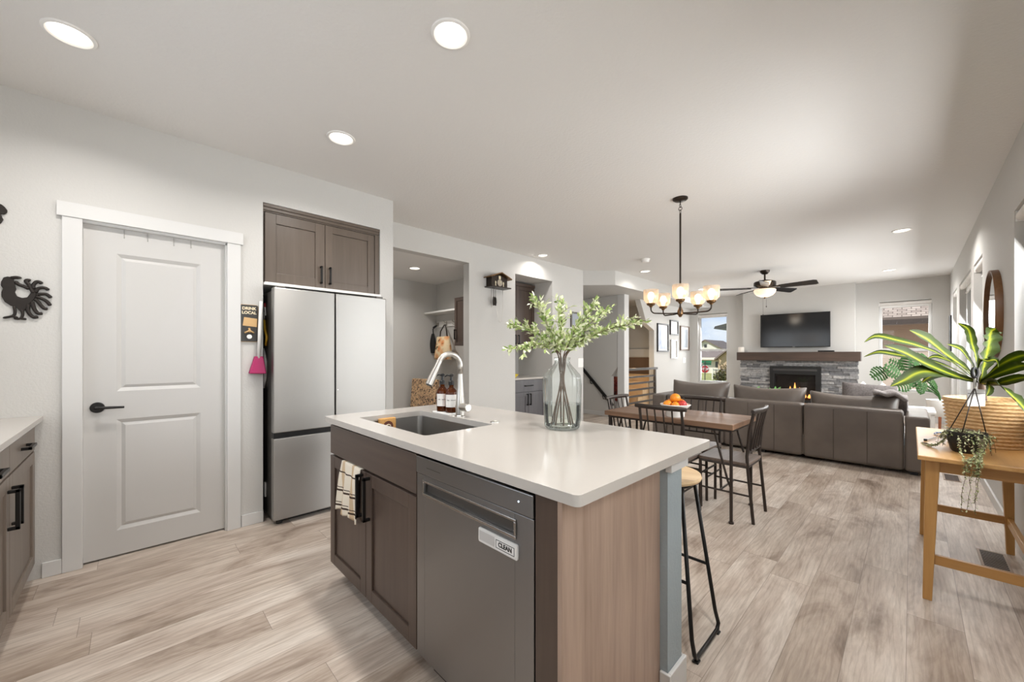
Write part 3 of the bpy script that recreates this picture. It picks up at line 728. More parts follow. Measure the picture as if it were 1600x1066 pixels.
# countertop with sink cut-out and rounded corners
def rrect(x0, y0, x1, y1, r, n=6):
    out = []
    for cx_, cy_, a0 in ((x1 - r, y1 - r, 0), (x0 + r, y1 - r, PI / 2), (x0 + r, y0 + r, PI), (x1 - r, y0 + r, 3 * PI / 2)):
        for i in range(n + 1): out.append((cx_ + r * math.cos(a0 + PI / 2 * i / n), cy_ + r * math.sin(a0 + PI / 2 * i / n)))
    return out
def slab_with_hole(outer, inner, z0, z1):
    bm = bmesh.new()
    for z in (z0, z1):
        vs = []
        for loop in (outer, inner):
            L_ = [bm.verts.new((x, y, z)) for x, y in loop]; vs.append(L_)
            for i in range(len(L_)): bm.edges.new((L_[i], L_[(i + 1) % len(L_)]))
        es = [e for e in bm.edges if all(abs(v.co.z - z) < 1e-6 for v in e.verts)]
        bmesh.ops.triangle_fill(bm, edges=es, use_beauty=True)
    n = (len(outer), len(inner)); bm.verts.ensure_lookup_table(); tot = n[0] + n[1]
    for st, k in ((0, n[0]), (n[0], n[1])):
        for i in range(k):
            a, b = bm.verts[st + i], bm.verts[st + (i + 1) % k]; c, d = bm.verts[tot + st + (i + 1) % k], bm.verts[tot + st + i]
            bm.faces.new((a, b, c, d))
    m = MB(); m.bm.free(); m.bm = bm; return m
SX0, SX1, SY0, SY1 = -2.105, -1.435, .888, 1.275
ct = slab_with_hole(rrect(-2.295, .772, -.562, 1.668, .018), rrect(SX0, SY0, SX1, SY1, .02), .884, .914).build('island_countertop', 'quartz', bevel=.003)
tag(ct, 'pale quartz island countertop with undermount sink cutout', 'countertop')
# sink
t = thing('sink', 'stainless undermount sink in the pale island countertop', 'sink', ((SX0 + SX1) / 2, (SY0 + SY1) / 2, .68))
mb = MB(); o1 = rrect(SX0 - .012, SY0 - .012, SX1 + .012, SY1 + .012, .03); i1 = rrect(SX0 + .002, SY0 + .002, SX1 - .002, SY1 - .002, .03)
vo = [mb.bm.verts.new((x, y, .8838)) for x, y in o1]; vi = [mb.bm.verts.new((x, y, .8838)) for x, y in i1]; vb = [mb.bm.verts.new((x, y, .69)) for x, y in rrect(SX0 + .008, SY0 + .008, SX1 - .008, SY1 - .008, .03)]
n = len(o1)
for A_, B_ in ((vo, vi), (vi, vb)):
    for i in range(n): mb.bm.faces.new((A_[i], A_[(i + 1) % n], B_[(i + 1) % n], B_[i]))
mb.bm.faces.new(vb); mb.build('basin', 'steel_sink', t, smooth=False)
MB().lathe([(.045, .006), (.04, .008), (.03, .002), (0, .001)], ((SX0 + SX1) / 2, 1.15, .69), 24).build('drain', 'nickel', t, smooth=True)
# sponge against the left sink wall
p = onX(606, 664, SX0 + .03)
t = thing('sponge', 'tan sponge with dark brown round mark against left sink wall', 'sponge', (SX0 + .02, p.y, .80))
MB().box(SX0 + .009, p.y - .05, .82, SX0 + .034, p.y + .05, .898).build('sponge_body', fabric('tan_sponge', (196, 144, 84), (216, 168, 108), 120), t, bevel=.006)
mb = MB(); c0 = Vector((SX0 + .034, p.y, .852)); mb.cyl(c0, c0 + Vector((.0015, 0, 0)), .03, seg=24); mb.build('round_mark', plain('brown_print', (92, 46, 30), .6), t)
mb = MB(); mb.tube(arc(c0 + Vector((.002, 0, -.006)), .016, .15 * PI, .85 * PI, (0, 1, 0), (0, 0, 1), 10), .003, 6); mb.build('arc_mark', 'cream', t)
# faucet
bx, by = -1.757, 1.312
t = thing('faucet', 'brushed nickel pull-down gooseneck faucet beside the sink', 'faucet', (bx, by, .914))
MB().lathe([(0, 0), (.03, 0), (.03, .004), (.0255, .008), (.0255, .075), (.022, .10), (.0155, .20), (.0135, .24), (0, .24)], (bx, by, .914), 28).build('body', 'nickel', t, smooth='auto')
dv = Vector((-.12, -1, 0)).normalized(); z0 = 1.15; R_ = .066
pts = [Vector((bx, by, z0)), Vector((bx, by, 1.195))] + arc(Vector((bx, by, 1.195)) + dv * R_, R_, PI, .12 * PI, dv, (0, 0, 1), 16)[1:]
MB().tube(pts, .0148, 16).build('neck', 'nickel', t, smooth=True)
e0 = pts[-1]; ed = (pts[-1] - pts[-2]).normalized()
hd = MB(); hd.tube([e0 - ed * .005, e0 + ed * .03, e0 + ed * .10, e0 + ed * .135], [.0155, .0165, .0205, .021], 18); hd.build('spray_head', 'nickel', t, smooth='auto')
MB().tube([e0 + ed * .135, e0 + ed * .14], .017, 16).build('spray_nozzle', 'blackplastic', t)
hb = MB(); hb.cyl((bx - .02, by, .968), (bx + .075, by, .968), .022, seg=28); hb.build('handle', 'nickel', t, smooth='auto', bevel=.003)
# air switch button
q = onZ(773, 660, .914)
MBt = MB().lathe([(0, .004), (.014, .004), (.016, .003), (.018, .005), (.022, .005), (.023, 0), (0, 0)], (q.x, q.y, .914), 24)
tag(MBt.build('air_switch_button', 'nickel', smooth='auto'), 'round nickel push button on the island countertop', 'button')
# soap dispensers on a tray
tx, ty = -1.905, 1.325
t = tag(MB().prism(rrect(tx - .085, ty - .048, tx + .085, ty + .048, .012), 'z', .914, .924).build('soap_tray', 'ceramic', bevel=.003), 'white tray holding the two amber soap bottles', 'tray')
def bottle(x, y, label, rz):
    t = thing('soap_dispenser', label, 'soap dispenser', (x, y, .924), 'amber soap dispensers')
    z = .924
    MB().lathe([(0, 0), (.031, 0), (.034, .004), (.034, .112), (.031, .125), (.018, .14), (.0135, .145), (.0135, .158), (0, .158)], (x, y, z), 28).build('bottle', 'amber', t, smooth='auto')
    MB().lathe([(0, .002), (.0315, .004), (.0315, .028), (0, .028)], (x, y, z), 24).build('soap', plain('brown_soap', (104, 54, 24), .4), t)
    an0 = rz - 1.15; pr = []
    mb = MB()
    for k in range(13):
        an = an0 + 2.3 * k / 12; pr.append((x + .0347 * math.cos(an), y + .0347 * math.sin(an)))
    for (x0_, y0_), (x1_, y1_) in zip(pr, pr[1:]):
        mb.bm.faces.new([mb.bm.verts.new(p_) for p_ in ((x0_, y0_, z + .032), (x1_, y1_, z + .032), (x1_, y1_, z + .104), (x0_, y0_, z + .104))])
    lab = mb.build('paper_label', plain('white_label', (234, 230, 224), .6), t, weld=.0005)
    pn = Vector((x + .0352 * math.cos(rz), y + .0352 * math.sin(rz), z + .07))
    mb = MB()
    for dz, wd in ((.0, .9), ):
        for k in range(14):
            an = rz - .7 + 1.4 * k / 13
            if k in (4, 5): continue
            q_ = Vector((x + .0352 * math.cos(an), y + .0352 * math.sin(an), z + .072)); mb.box(q_.x - .0012, q_.y - .0012, q_.z - .0015, q_.x + .0012, q_.y + .0012, q_.z + .0015)
    mb.build('label_print', plain('grey_print', (120, 116, 112), .7), t)
    cap = MB().lathe([(0, .158), (.0165, .158), (.0165, .178), (.008, .184), (.006, .205), (.013, .207), (.014, .217), (.006, .222), (0, .222)], (x, y, z), 20)
    an = math.radians(205)
    cap.tube([(x, y, z + .213), (x + .028 * math.cos(an), y + .028 * math.sin(an), z + .214), (x + .042 * math.cos(an), y + .042 * math.sin(an), z + .205)], [.005, .0045, .0035], 8)
    cap.build('pump', 'blackplastic', t, smooth='auto')
ca = math.atan2(-ty, -tx)
bottle(tx - .038, ty - .004, 'amber soap bottle farther from the faucet', ca); bottle(tx + .04, ty + .004, 'amber soap bottle closest to the faucet', ca)
# dish towel over the left island door
xa, xb = onY(535, 720, IY - .025).x, onY(563, 720, IY - .025).x
def towel():
    mb = MB(); nx, nz = 14, 26; v = {}
    yf = IY - .024
    for i in range(nx + 1):
        for j in range(nz + 1):
            s_ = j / nz
            if s_ < .12: z = .7025; yy = IY + .004 - (IY + .004 - yf) * (s_ / .12); 
            else: z = .7025 - (s_ - .12) / .88 * .265; yy = yf
            wv = .5 + .5 * s_; hh = 1 + .18 * s_
            xm = (xa + xb) / 2 - .035 * s_; x = xm + (i / nx - .5) * (xb - xa) * hh
            yy -= (0 if s_ < .12 else .009 * (1 + math.sin(i * 1.35 + s_ * 2)) * wv * min(1, (s_ - .12) * 4))
            z += (.008 * math.sin(i * .9) if s_ > .5 else 0) * (s_ - .5) * 2
            v[i, j] = mb.bm.verts.new((x, yy, z))
    for i in range(nx):
        for j in range(nz): mb.bm.faces.new((v[i, j], v[i + 1, j], v[i + 1, j + 1], v[i, j + 1]))
    return mb
def plaid():
    N = Nodes('cream_plaid_cloth'); tc = N.n('ShaderNodeTexCoord'); sp_ = N.n('ShaderNodeSeparateXYZ'); N.l(tc.outputs['Generated'], sp_.inputs[0])
    def stripes(o_, lst):
        acc = None
        for p_, w_ in lst:
            a = N.n('ShaderNodeMath', operation='COMPARE'); a.inputs[1].default_value = p_; a.inputs[2].default_value = w_; N.l(o_, a.inputs[0])
            if acc is None: acc = a.outputs[0]
            else:
                m_ = N.n('ShaderNodeMath', operation='MAXIMUM'); N.l(acc, m_.inputs[0]); N.l(a.outputs[0], m_.inputs[1]); acc = m_.outputs[0]
        return acc
    c = N.mix(stripes(sp_.outputs[0], [(.28, .05), (.7, .05)]), rgb(232, 222, 204), rgb(206, 182, 150))
    c = N.mix(stripes(sp_.outputs[2], [(.14, .018), (.2, .008), (.44, .018), (.5, .008), (.8, .012)]), c, rgb(70, 56, 48))
    return N.set(Base_Color=c, Roughness=.9, Specular_IOR_Level=.1)
tag(towel().build('dish_towel', plaid(), smooth=True, solid=.003), 'cream plaid dish towel hung over the island door', 'towel')
# ------------------------------------------------------------------ dishwasher
DX0, DX1, DY = -1.339, -.726, IY - .022
t = thing('dishwasher', 'stainless dishwasher with pocket handle in the island', 'dishwasher', ((DX0 + DX1) / 2, 1.05, 0))
MB().box(DX0 + .006, DY + .03, .1, DX1 - .006, 1.325, .862).build('tub', 'blackplastic', t)
MB().box(DX0 + .01, DY + .07, 0, DX1 - .01, 1.3, .1).build('toe_panel', 'blackplastic', t)
zt = .868; hx0, hx1, hz0, hz1 = DX0 + .055, DX1 - .075, .735, .775
mb = MB(); grid_wall(mb, 'y', DY, DY + .03, DX0, DX1, .105, .80, [(hx0, hx1, hz0, hz1)])
mb.box(hx0, DY + .024, hz0, hx1, DY + .03, hz1); dd = mb.build('door', 'steel_dw', t, bevel=.0015)
MB().box(DX0, DY - .004, .803, DX1, DY + .03, zt).build('control_panel', 'steel_dw', t, bevel=.003)
mb = MB(); mb.box(hx0 - .008, DY - .006, hz1, hx1 + .008, DY, hz1 + .008); mb.box(hx0 - .008, DY - .006, hz0 - .01, hx1 + .008, DY, hz0); mb.box(hx0 - .008, DY - .006, hz0, hx0, DY, hz1); mb.box(hx1, DY - .006, hz0, hx1 + .008, DY, hz1)
mb.build('pocket_handle', steel('handle_steel', (176, 172, 168), .25, 'x'), t, bevel=.002)
MB().box(hx0, DY + .012, hz0, hx1, DY + .024, hz1).build('handle_recess', 'dgrey', t)
MB().box(DX0 + .075, DY - .0046, .832, DX0 + .165, DY - .004, .8345).build('brand_line', 'dgrey', t)
MB().cyl((DX1 - .055, DY - .0055, .838), (DX1 - .055, DY - .004, .838), .0025, seg=10).build('status_light', emit('status_led', (220, 240, 255), 2), t)
t2 = thing('dish_magnet', 'silver clean or dirty slider magnet on the dishwasher', 'magnet', (-.86, DY - .006, .67))
mx0, mx1, mz0, mz1 = onY(750, 830, DY).x, onY(811, 840, DY).x, .667, .712
mb = MB(); mb.prism([(a_, b_) for a_, b_ in rrect(mx0, mz0, mx1, mz1, .006)], 'y', DY - .007, DY); mb.build('frame', plain('silver_plastic', (214, 212, 209), .35, .1), t2, bevel=.0015)
mxm = mx0 + (mx1 - mx0) * .45
MB().box(mx0 + .007, DY - .0078, mz0 + .008, mxm - .002, DY - .007, mz1 - .008).build('blank_window', plain('silver_flat', (186, 184, 182), .35, .1), t2)
MB().box(mxm + .002, DY - .009, mz0 + .006, mx1 - .006, DY - .007, mz1 - .006).build('slider', plain('silver_light', (226, 224, 221), .35, .05), t2)
mb = MB(); X0, X1, Z0, Z1 = mxm + .007, mx1 - .01, mz0 + .010, mz1 - .010
for b_ in ((X0, Z1 - .0015, X1, Z1), (X0, Z0, X1, Z0 + .0015), (X0, Z0, X0 + .0015, Z1), (X1 - .0015, Z0, X1, Z1)): mb.box(b_[0], DY - .0098, b_[1], b_[2], DY - .009, b_[3])
mb.build('border_print', 'blackplastic', t2)
letters('lettering', 'CLEAN', 'blackplastic', t2, ((X0 + X1) / 2, DY - .0094, (Z0 + Z1) / 2), (PI / 2, 0, 0), .0185, .0004)

# ------------------------------------------------------------------ fridge
FX = -3.245; FY0, FY1 = .742, 1.612
t = thing('fridge', 'stainless french-door fridge in the wall alcove', 'fridge', (-3.6, 1.18, 0))
MB().box(XB - .08, FY0 + .006, .03, FX - .075, FY1 - .006, 1.735).build('body', 'dgrey', t, bevel=.004)
ym = 1.178
for a_, b_ in ((FY0, ym - .004), (ym + .004, FY1)):
    o = MB().box(FX - .07, a_, .682, FX, b_, 1.752).build('door', 'steel', t, bevel=.006)
MB().box(FX - .07, FY0, .04, FX, FY1, .640).build('freezer_drawer', 'steel', t, bevel=.006)
MB().box(FX - .07, FY0 + .004, .641, FX - .018, FY1 - .004, .681).build('handle_recess', 'blackplastic', t)
for y in (FY0 + .05, FY1 - .05): MB().cyl((FX - .06, y, 0), (FX - .06, y, .04), .022, seg=16).build('foot', 'blackplastic', t)
MB().box(FX - .068, FY0 + .03, .012, FX - .05, FY1 - .03, .04).build('kick_grille', 'blackplastic', t)
for y in (FY0 + .05, FY1 - .05): MB().box(FX - .12, y - .03, 1.737, FX - .02, y + .03, 1.768).build('hinge_cover', 'dgrey', t, bevel=.003)
for y, z in ((ym + .02, .975), (1.33, .40)): MB().cyl((FX, y, z), (FX + .0015, y, z), .005, seg=12).build('sticker_dot', 'white', t)
# white shelf strip and cabinet above
tag(MB().box(XB - .28, .716, 1.786, XL + .03, 1.637, 1.808).build('shelf_board', 'white', bevel=.002), 'thin white board between the fridge and upper cabinet', 'shelf')
t = thing('upper_cabinet', 'dark two-door cabinet above the stainless fridge', 'cabinet', (-3.6, 1.18, 1.81))
CXF = XL - .035
MB().box(XB - .25, .714, 1.81, CXF, 1.639, 2.36).build('carcass', 'cab_y', t)
mb = MB(); mb.box(CXF, .714, 2.352, CXF + .012, 1.639, 2.41); mb.box(CXF + .012, .714, 2.362, CXF + .022, 1.639, 2.41); mb.box(CXF + .022, .714, 2.386, CXF + .032, 1.639, 2.41); mb.build('crown_moulding', 'cab_y', t, bevel=.0015)
MB().box(CXF, 1.598, 1.81, CXF + .02, 1.639, 2.352).build('filler_strip', 'cab_y', t)
yc = onX(508, 400, CXF + .02).y
shaker('door', t, 'x', CXF, 1, .728, yc - .002, 1.815, 2.346, 'cab_y', fr=.075, handle=yc - .035, hz=1.92, hl=.13)
shaker('door', t, 'x', CXF, 1, yc + .002, 1.592, 1.815, 2.346, 'cab_y', fr=.06, handle=yc + .035, hz=1.92, hl=.13)

# ------------------------------------------------------------------ counter run on the back wall (left edge of the picture)
CY = -.40
t = thing('base_cabinet', 'grey-brown base cabinet with black handles at the left wall', 'cabinet', (-2.95, -.7, 0))
xs = onY(15, 760, CY + .02).x
MB().box(XL + .002, YK + .002, .1, -2.0, CY, .884).build('carcass', 'cab_grey', t); MB().box(XL + .002, YK + .002, 0, -2.0, CY - .07, .1).build('toe_kick', 'cab_grey', t)
xr = XL + .045; xl = 2 * xs - xr
MB().box(XL + .002, CY, .1, xr - .004, CY + .012, .884).build('filler_strip', 'cab_grey', t)
for a_, b_, lab in ((xr, xs - .002, 0), (xs + .002, xl, 1)):
    shaker('drawer', t, 'y', CY, 1, a_, b_, .735, .872, 'cab_grey', flat=True, handle=(a_ + b_) / 2, hz=.80, hl=.13, bar='h')
    shaker('door', t, 'y', CY, 1, a_, b_, .105, .725, 'cab_grey', handle=(xs - .04 if lab == 0 else xs + .04), hz=.585, hl=.16)
tag(MB().prism(rrect(XL + .001, YK + .001, -1.4, CY + .045, .006), 'z', .884, .914).build('kitchen_countertop', 'quartz', bevel=.003), 'pale quartz countertop against the left wall', 'countertop')

# ------------------------------------------------------------------ things on the kitchen wall
def ironbird(pxs, label, closed_polys, x=XL):
    t = None
    return t
t = thing('rooster_wall_ornament', 'dark cast iron rooster silhouette mounted left of the pantry door', 'wall ornament', onX(40, 498, XL))
def opx(px, py, d=.004): p_ = onX(px, py, XL); return Vector((XL + d, p_.y, p_.z))
def wallpoly(pts, d0=.002, d1=.012):
    mb = MB(); P_ = [onX(px, py, XL) for px, py in pts]
    return mb.prism([(p_.y, p_.z) for p_ in P_], 'x', XL + d0, XL + d1)
bp = [(2, 441), (6, 434), (12, 432.5), (17, 433), (22, 437), (24, 446), (26, 452), (24, 457), (27, 463), (35, 466), (43, 465), (48, 459), (49, 452), (46, 447), (52, 449), (56, 455), (57, 462), (52, 470), (46, 476), (42, 482), (38, 487), (32, 487), (25, 480), (17, 478), (8, 472), (3, 464), (2.5, 457), (5, 451), (2, 447)]
wallpoly(bp).build('body', 'iron', t, bevel=.003)
def wt(pts, r, d=.008, n=None):
    P = [opx(px, py, d) for px, py in pts]; out = []
    for i in range(4 * (len(P) - 1) + 1):
        s_ = i / 4; k = min(int(s_), len(P) - 2); u = s_ - k; p0, p1, p2, p3 = P[max(k - 1, 0)], P[k], P[k + 1], P[min(k + 2, len(P) - 1)]
        out.append(.5 * ((2 * p1) + (p2 - p0) * u + (2 * p0 - 5 * p1 + 4 * p2 - p3) * u * u + (3 * p1 - p0 - 3 * p2 + p3) * u ** 3))
    m = len(out); return MB().tube(out, [r * (1 if 0 < i < m - 1 else .55) for i in range(m)], 8)
feathers = [[(24, 440), (30, 445), (38, 448), (46, 452)], [(17, 435), (24, 434), (30, 434.5), (32, 436)], [(52, 458), (50, 453), (46, 446), (41, 440), (44, 438), (48, 439.5)], [(54, 452), (52, 447), (57, 441), (62, 441), (66, 444)], [(56, 458), (59, 452), (66, 450), (72, 451), (76, 454)], [(57, 461), (64, 460), (72, 460), (77, 463), (80, 466)],
            [(56, 463), (63, 466), (70, 469), (75, 473), (79, 478)], [(54, 467), (59, 471), (64, 477), (69, 482), (75, 483)], [(50, 471), (52, 477), (55, 485), (60, 490), (67, 490)], [(45, 476), (44, 484), (47, 491), (53, 496), (60, 495)]]
for f_ in feathers: wt(f_, .0085).build('tail_feather', 'iron', t, smooth=True)
for l_ in ([(22, 478), (24, 488), (20, 494), (5, 497)], [(20, 494), (28, 497)], [(34, 484), (36, 492), (32, 498), (22, 498)], [(32, 498), (42, 499)]):
    wt(l_, .006).build('leg', 'iron', t, smooth=True)
t = thing('metal_wall_ornament', 'partly visible dark iron ornament high on left wall', 'wall ornament', onX(0, 345, XL))
wallpoly([(-14, 322), (-6, 318), (3, 320), (8, 324), (12, 329), (12, 333), (7, 336), (2, 335), (4, 340), (6, 344), (2, 350), (-8, 352), (-16, 345), (-20, 332)]).build('scroll', 'iron', t, bevel=.003)
# DRINK LOCAL bottle opener board
t = thing('bottle_opener', 'dark board bottle opener lettered DRINK LOCAL beside the fridge', 'bottle opener', onX(388, 534, XL))
P0, P1 = onX(375, 478, XL), onX(402, 534, XL); ya, yb, za, zb = P0.y, P1.y, P1.z, P0.z + .01
MB().prism(rrect(ya - .003, za - .003, yb + .003, zb + .003, .012), 'x', XL, XL + .006).build('wood_edge', 'tan', t)
MB().prism(rrect(ya, za, yb, zb, .010), 'x', XL + .006, XL + .014).build('board', 'sign', t, bevel=.001)
hh = zb - za
for w_, k in (('DRINK', .90), ('LOCAL', .785)): letters('lettering', w_, 'cream', t, (XL + .0148, (ya + yb) / 2, za + hh * k), (PI / 2, 0, PI / 2), .0285, .0006)
MB().prism([(ya + .014, za + hh * .43), (yb - .006, za + hh * .40), (yb - .004, za + hh * .63), (ya + .022, za + hh * .66)], 'x', XL + .014, XL + .017).build('wood_inlay', 'tan', t)
ymid = (ya + yb) / 2
mb = MB(); mb.lathe([(.0, 0), (.016, 0), (.016, .012), (0, .014)], (0, 0, 0), 20)
bmesh.ops.rotate(mb.bm, verts=mb.bm.verts, cent=(0, 0, 0), matrix=Matrix.Rotation(PI / 2, 3, 'Y')); bmesh.ops.translate(mb.bm, verts=mb.bm.verts, vec=(XL + .014, ymid, za + hh * .13))
mb.build('opener_disc', 'white', t, smooth='auto')
mb = MB(); mb.tube([(XL + .02, ymid - .028, za + hh * .235), (XL + .03, ymid - .015, za + hh * .26), (XL + .032, ymid, za + hh * .30), (XL + .03, ymid + .015, za + hh * .26), (XL + .02, ymid + .028, za + hh * .235)], .006, 8); mb.tube([(XL + .016, ymid, za + hh * .36), (XL + .03, ymid, za + hh * .25)], .007, 8)
mb.build('opener', 'tan', t, smooth=True)
# things hanging on the fridge side (its face looks towards -y at FY0)
t = thing('dustpan', 'magenta dustpan with white handle hanging beside the fridge', 'dustpan', onX(402, 585, XL + .05))
def oW(px, py, d=.035): return onX(px, py, XL + d)
H0, H1 = oW(408, 471), oW(404.5, 560)
mb = MB(); mb.tube([H0, H0 * .5 + H1 * .5, H1], [.011, .014, .011], 10); mb.build('handle', 'white', t, smooth=True)
A_, B_, C_, D_ = oW(398, 557), oW(411, 557), oW(415, 584), oW(389, 584)
ex = Vector((1, 0, 0)); mb = MB(); mb.hexa([D_ - ex * .03, C_ - ex * .03, C_ + ex * .03, D_ + ex * .01], [A_ - ex * .03, B_ - ex * .03, B_ + ex * .012, A_ + ex * .005])
mb.build('scoop', 'magenta', t, bevel=.006)
t = thing('key_lanyard', 'yellow and grey key lanyard hanging on the fridge side', 'lanyard', onX(414, 600, XL + .1))
yq = FY0 - .004
mb = MB(); mb.tube([onY(413, 500, yq), onY(414, 515, yq), onY(417, 527, yq), onY(415, 540, yq)], .008, 8); mb.build('strap', 'yellow', t, smooth=True)
mb = MB(); mb.tube([onY(412, 545, yq), onY(415, 565, yq), onY(414, 590, yq), onY(412, 606, yq)], [.007, .011, .012, .008], 8); mb.build('cloth_tail', 'whitefab', t, smooth=True)
mb = MB(); mb.tube([onY(413, 488, yq), onY(413, 501, yq)], .004, 6); mb.build('clip', 'nickel', t, smooth=True)
t = thing('magnetic_hook', 'black hook with small red and white tool on fridge side', 'hook', onX(412, 462, XL + .1))
mb = MB(); mb.tube([onY(409, 463, yq), onY(411, 470, yq - .01), onY(413, 473, yq)], .008, 8); mb.build('hook', 'blackplastic', t, smooth=True)
mb = MB(); mb.tube([onY(414, 474, yq), onY(414, 480, yq)], .006, 8); mb.build('red_cap', plain('red_plastic', (150, 30, 34), .4), t); mb = MB(); mb.tube([onY(414, 480, yq), onY(415, 493, yq)], .0045, 8); mb.build('white_shaft', 'white', t)
mb = MB(); p_ = onY(413, 765, yq); mb.box(p_.x - .012, yq, p_.z - .055, p_.x + .012, FY0 + .0055, p_.z + .055)
tag(mb.build('appliance_label', 'white'), 'white label strip low on the fridge side', 'label')

# ================================================================== RECESSED WALL: clock, mudroom, niche
# cuckoo clock
p = onX(778, 450, XB); t = thing('cuckoo_clock', 'carved dark cuckoo clock with hanging chains on the white wall', 'clock', (XB, 3.57, 2.1))
ya, yb = onX(764, 440, XB + .08).y, onX(792, 440, XB + .08).y; zb, zt_ = onX(778, 449, XB + .08).z, onX(778, 434, XB + .08).z; zp = onX(780, 428, XB + .1).z
ymid = (ya + yb) / 2
MB().prism([(ya + .02, zb), (yb - .02, zb), (yb - .02, zt_), (ymid, zp - .015), (ya + .02, zt_)], 'x', XB, XB + .11).build('case', 'bronze', t, bevel=.003)
for s_ in (-1, 1):
    e_ = ya - .025 if s_ < 0 else yb + .025
    MB().hexa([(XB, ymid, zp), (XB, e_, zt_ - .02), (XB + .16, e_, zt_ - .02), (XB + .16, ymid, zp)], [(XB, ymid, zp + .014), (XB, e_, zt_ - .006), (XB + .16, e_, zt_ - .006), (XB + .16, ymid, zp + .014)]).build('roof', 'brass', t)
MB().box(XB, ya - .01, zb - .014, XB + .16, yb + .01, zb).build('base_board', 'bronze', t, bevel=.003)
mb = MB(); c0 = Vector((XB + .11, ymid, (zb + zt_) / 2 - .01)); mb.cyl(c0, c0 + Vector((.008, 0, 0)), .045, seg=24); mb.build('dial', plain('clock_dial', (176, 164, 146), .5), t)
mb = MB(); mb.tube([c0 + Vector((.01, 0, 0)), c0 + Vector((.01, .02, .02))], .003, 6); mb.tube([c0 + Vector((.01, 0, 0)), c0 + Vector((.01, -.005, .034))], .002, 6); mb.build('hands', 'cream', t)
mb = MB(); c1 = Vector((XB + .11, ymid, zt_ - .005)); mb.box(c1.x, c1.y - .018, c1.z - .02, c1.x + .006, c1.y + .018, c1.z + .022); mb.build('cuckoo_door', 'cream', t)
for q_ in (-.07, .07): MB().lathe([(0, 0), (.014, .01), (.012, .03), (.016, .06), (.005, .09), (0, .09)], (XB + .10, ymid + q_, zb), 10).build('carved_figure', 'cream', t, smooth=True)
for q_ in (-.05, -.02): 
    mb = MB(); mb.tube([(XB + .05, ymid + q_, zb - .012), (XB + .05, ymid + q_, zb - .12)], .003, 6); mb.lathe([(0, 0), (.012, .01), (.017, .05), (.012, .11), (.004, .13), (0, .13)], (XB + .05, ymid + q_, zb - .25), 12); mb.build('weight', 'iron', t, smooth=True)
mb = MB(); mb.tube(bez((XB + .06, ymid - .03, zb - .012), (XB + .06, ymid + .0, zb - .62), (XB + .06, ymid + .12, zb - .62), (XB + .06, ymid + .10, zb - .012), 20), .0025, 6); mb.build('chain', 'nickel', t, smooth=True)
mb = MB(); mb.tube([(XB + .06, ymid - .1, zb - .012), (XB + .06, ymid - .1, zb - .28)], .0025, 6); mb.build('chain', 'nickel', t, smooth=True)
# outlet plate and dark little frame on the wall end
a_, b_ = onX(903, 560, XB), onX(911, 574, XB)
tag(MB().box(XB, a_.y, b_.z, XB + .006, b_.y, a_.z).build('switch_plate', 'white', bevel=.002), 'white switch plate on wall end behind the vase', 'switch')
a_, b_ = onX(891, 487, XB), onX(905, 512, XB)
t = thing('picture_frame', 'small dark framed picture on wall end behind the leafy branches', 'picture', (XB, a_.y, b_.z), 'framed pictures')
MB().box(XB, a_.y, b_.z, XB + .02, b_.y, a_.z).build('frame', 'dgrey', t); MB().box(XB + .02, a_.y + .03, b_.z + .03, XB + .022, b_.y - .03, a_.z - .03).build('print', plain('slate_print', (150, 156, 164), .5), t)
# mudroom
YM = 3.66
zs = onY(690, 489, YM - .1).z
tag(MB().box(XM + .001, YM - .24, zs - .012, -4.3, YM, zs + .016).build('mudroom_shelf', 'white', bevel=.003), 'white shelf above the coat hooks in the mudroom', 'shelf')
zr = onY(690, 507, YM).z
rail = tag(MB().box(XM + .05, YM - .018, zr - .045, -4.3, YM, zr + .045).build('hook_rail', 'white', bevel=.003), 'white rail under mudroom shelf that carries the hooks', 'rail')
hk = []
for i, px in enumerate((684, 697, 710)):
    x = onY(px, 505, YM - .03).x; mb = MB(); z = zr
    mb.box(x - .012, YM - .023, z - .035, x + .012, YM - .018, z + .035)
    mb.tube([(x, YM - .023, z - .01), (x, YM - .05, z - .03), (x, YM - .065, z - .015), (x, YM - .066, z)], .005, 8); mb.tube([(x, YM - .023, z + .01), (x, YM - .05, z + .01), (x, YM - .08, z + .05)], .005, 8)
    tag(mb.build('coat_hook', 'nickel', smooth='auto'), ('nickel coat hook holding the black bag', 'nickel coat hook holding the floral tote', 'nickel coat hook nearest the dark mudroom cabinet')[i], 'hook', 'coat hooks on the mudroom rail'); hk.append((x, z))
def bag(name, label, x, ztop, zbot, w, dpt, y, mat, hx, hz, hmat, flare=1.1, lean=0):
    t = thing(name, label, 'bag', (x, y, zbot)); a = w / 2
    mb = MB(); n = 8; rings = []
    for j in range(n + 1):
        s_ = j / n; z = ztop + (zbot - ztop) * s_; ww = a * (1 + (flare - 1) * s_); dd = dpt / 2 * (.35 + .65 * math.sin(PI * min(1, s_ * .75 + .05))); xo = x + lean * s_
        rings.append([mb.bm.verts.new((xo + ww * math.copysign(abs(math.cos(k * PI / 8)) ** .5, math.cos(k * PI / 8)), y + dd * math.copysign(abs(math.sin(k * PI / 8)) ** .8, math.sin(k * PI / 8)) - .01 * math.sin(3 * s_ + k), z)) for k in range(16)])
    for A_, B_ in zip(rings, rings[1:]):
        for k in range(16): mb.bm.faces.new((A_[k], A_[(k + 1) % 16], B_[(k + 1) % 16], B_[k]))
    mb.bm.faces.new(rings[-1]); mb.build('bag_body', mat, t, smooth=True)
    for s_ in (-1, 1):
        mb = MB(); mb.tube([(x + s_ * a * .6, y, ztop - .02), (x + s_ * a * .5, y, ztop + .08), (hx + s_ * .012, YM - .055, hz - .02)], .010, 6); mb.build('strap', hmat, t, smooth=True)
    return t
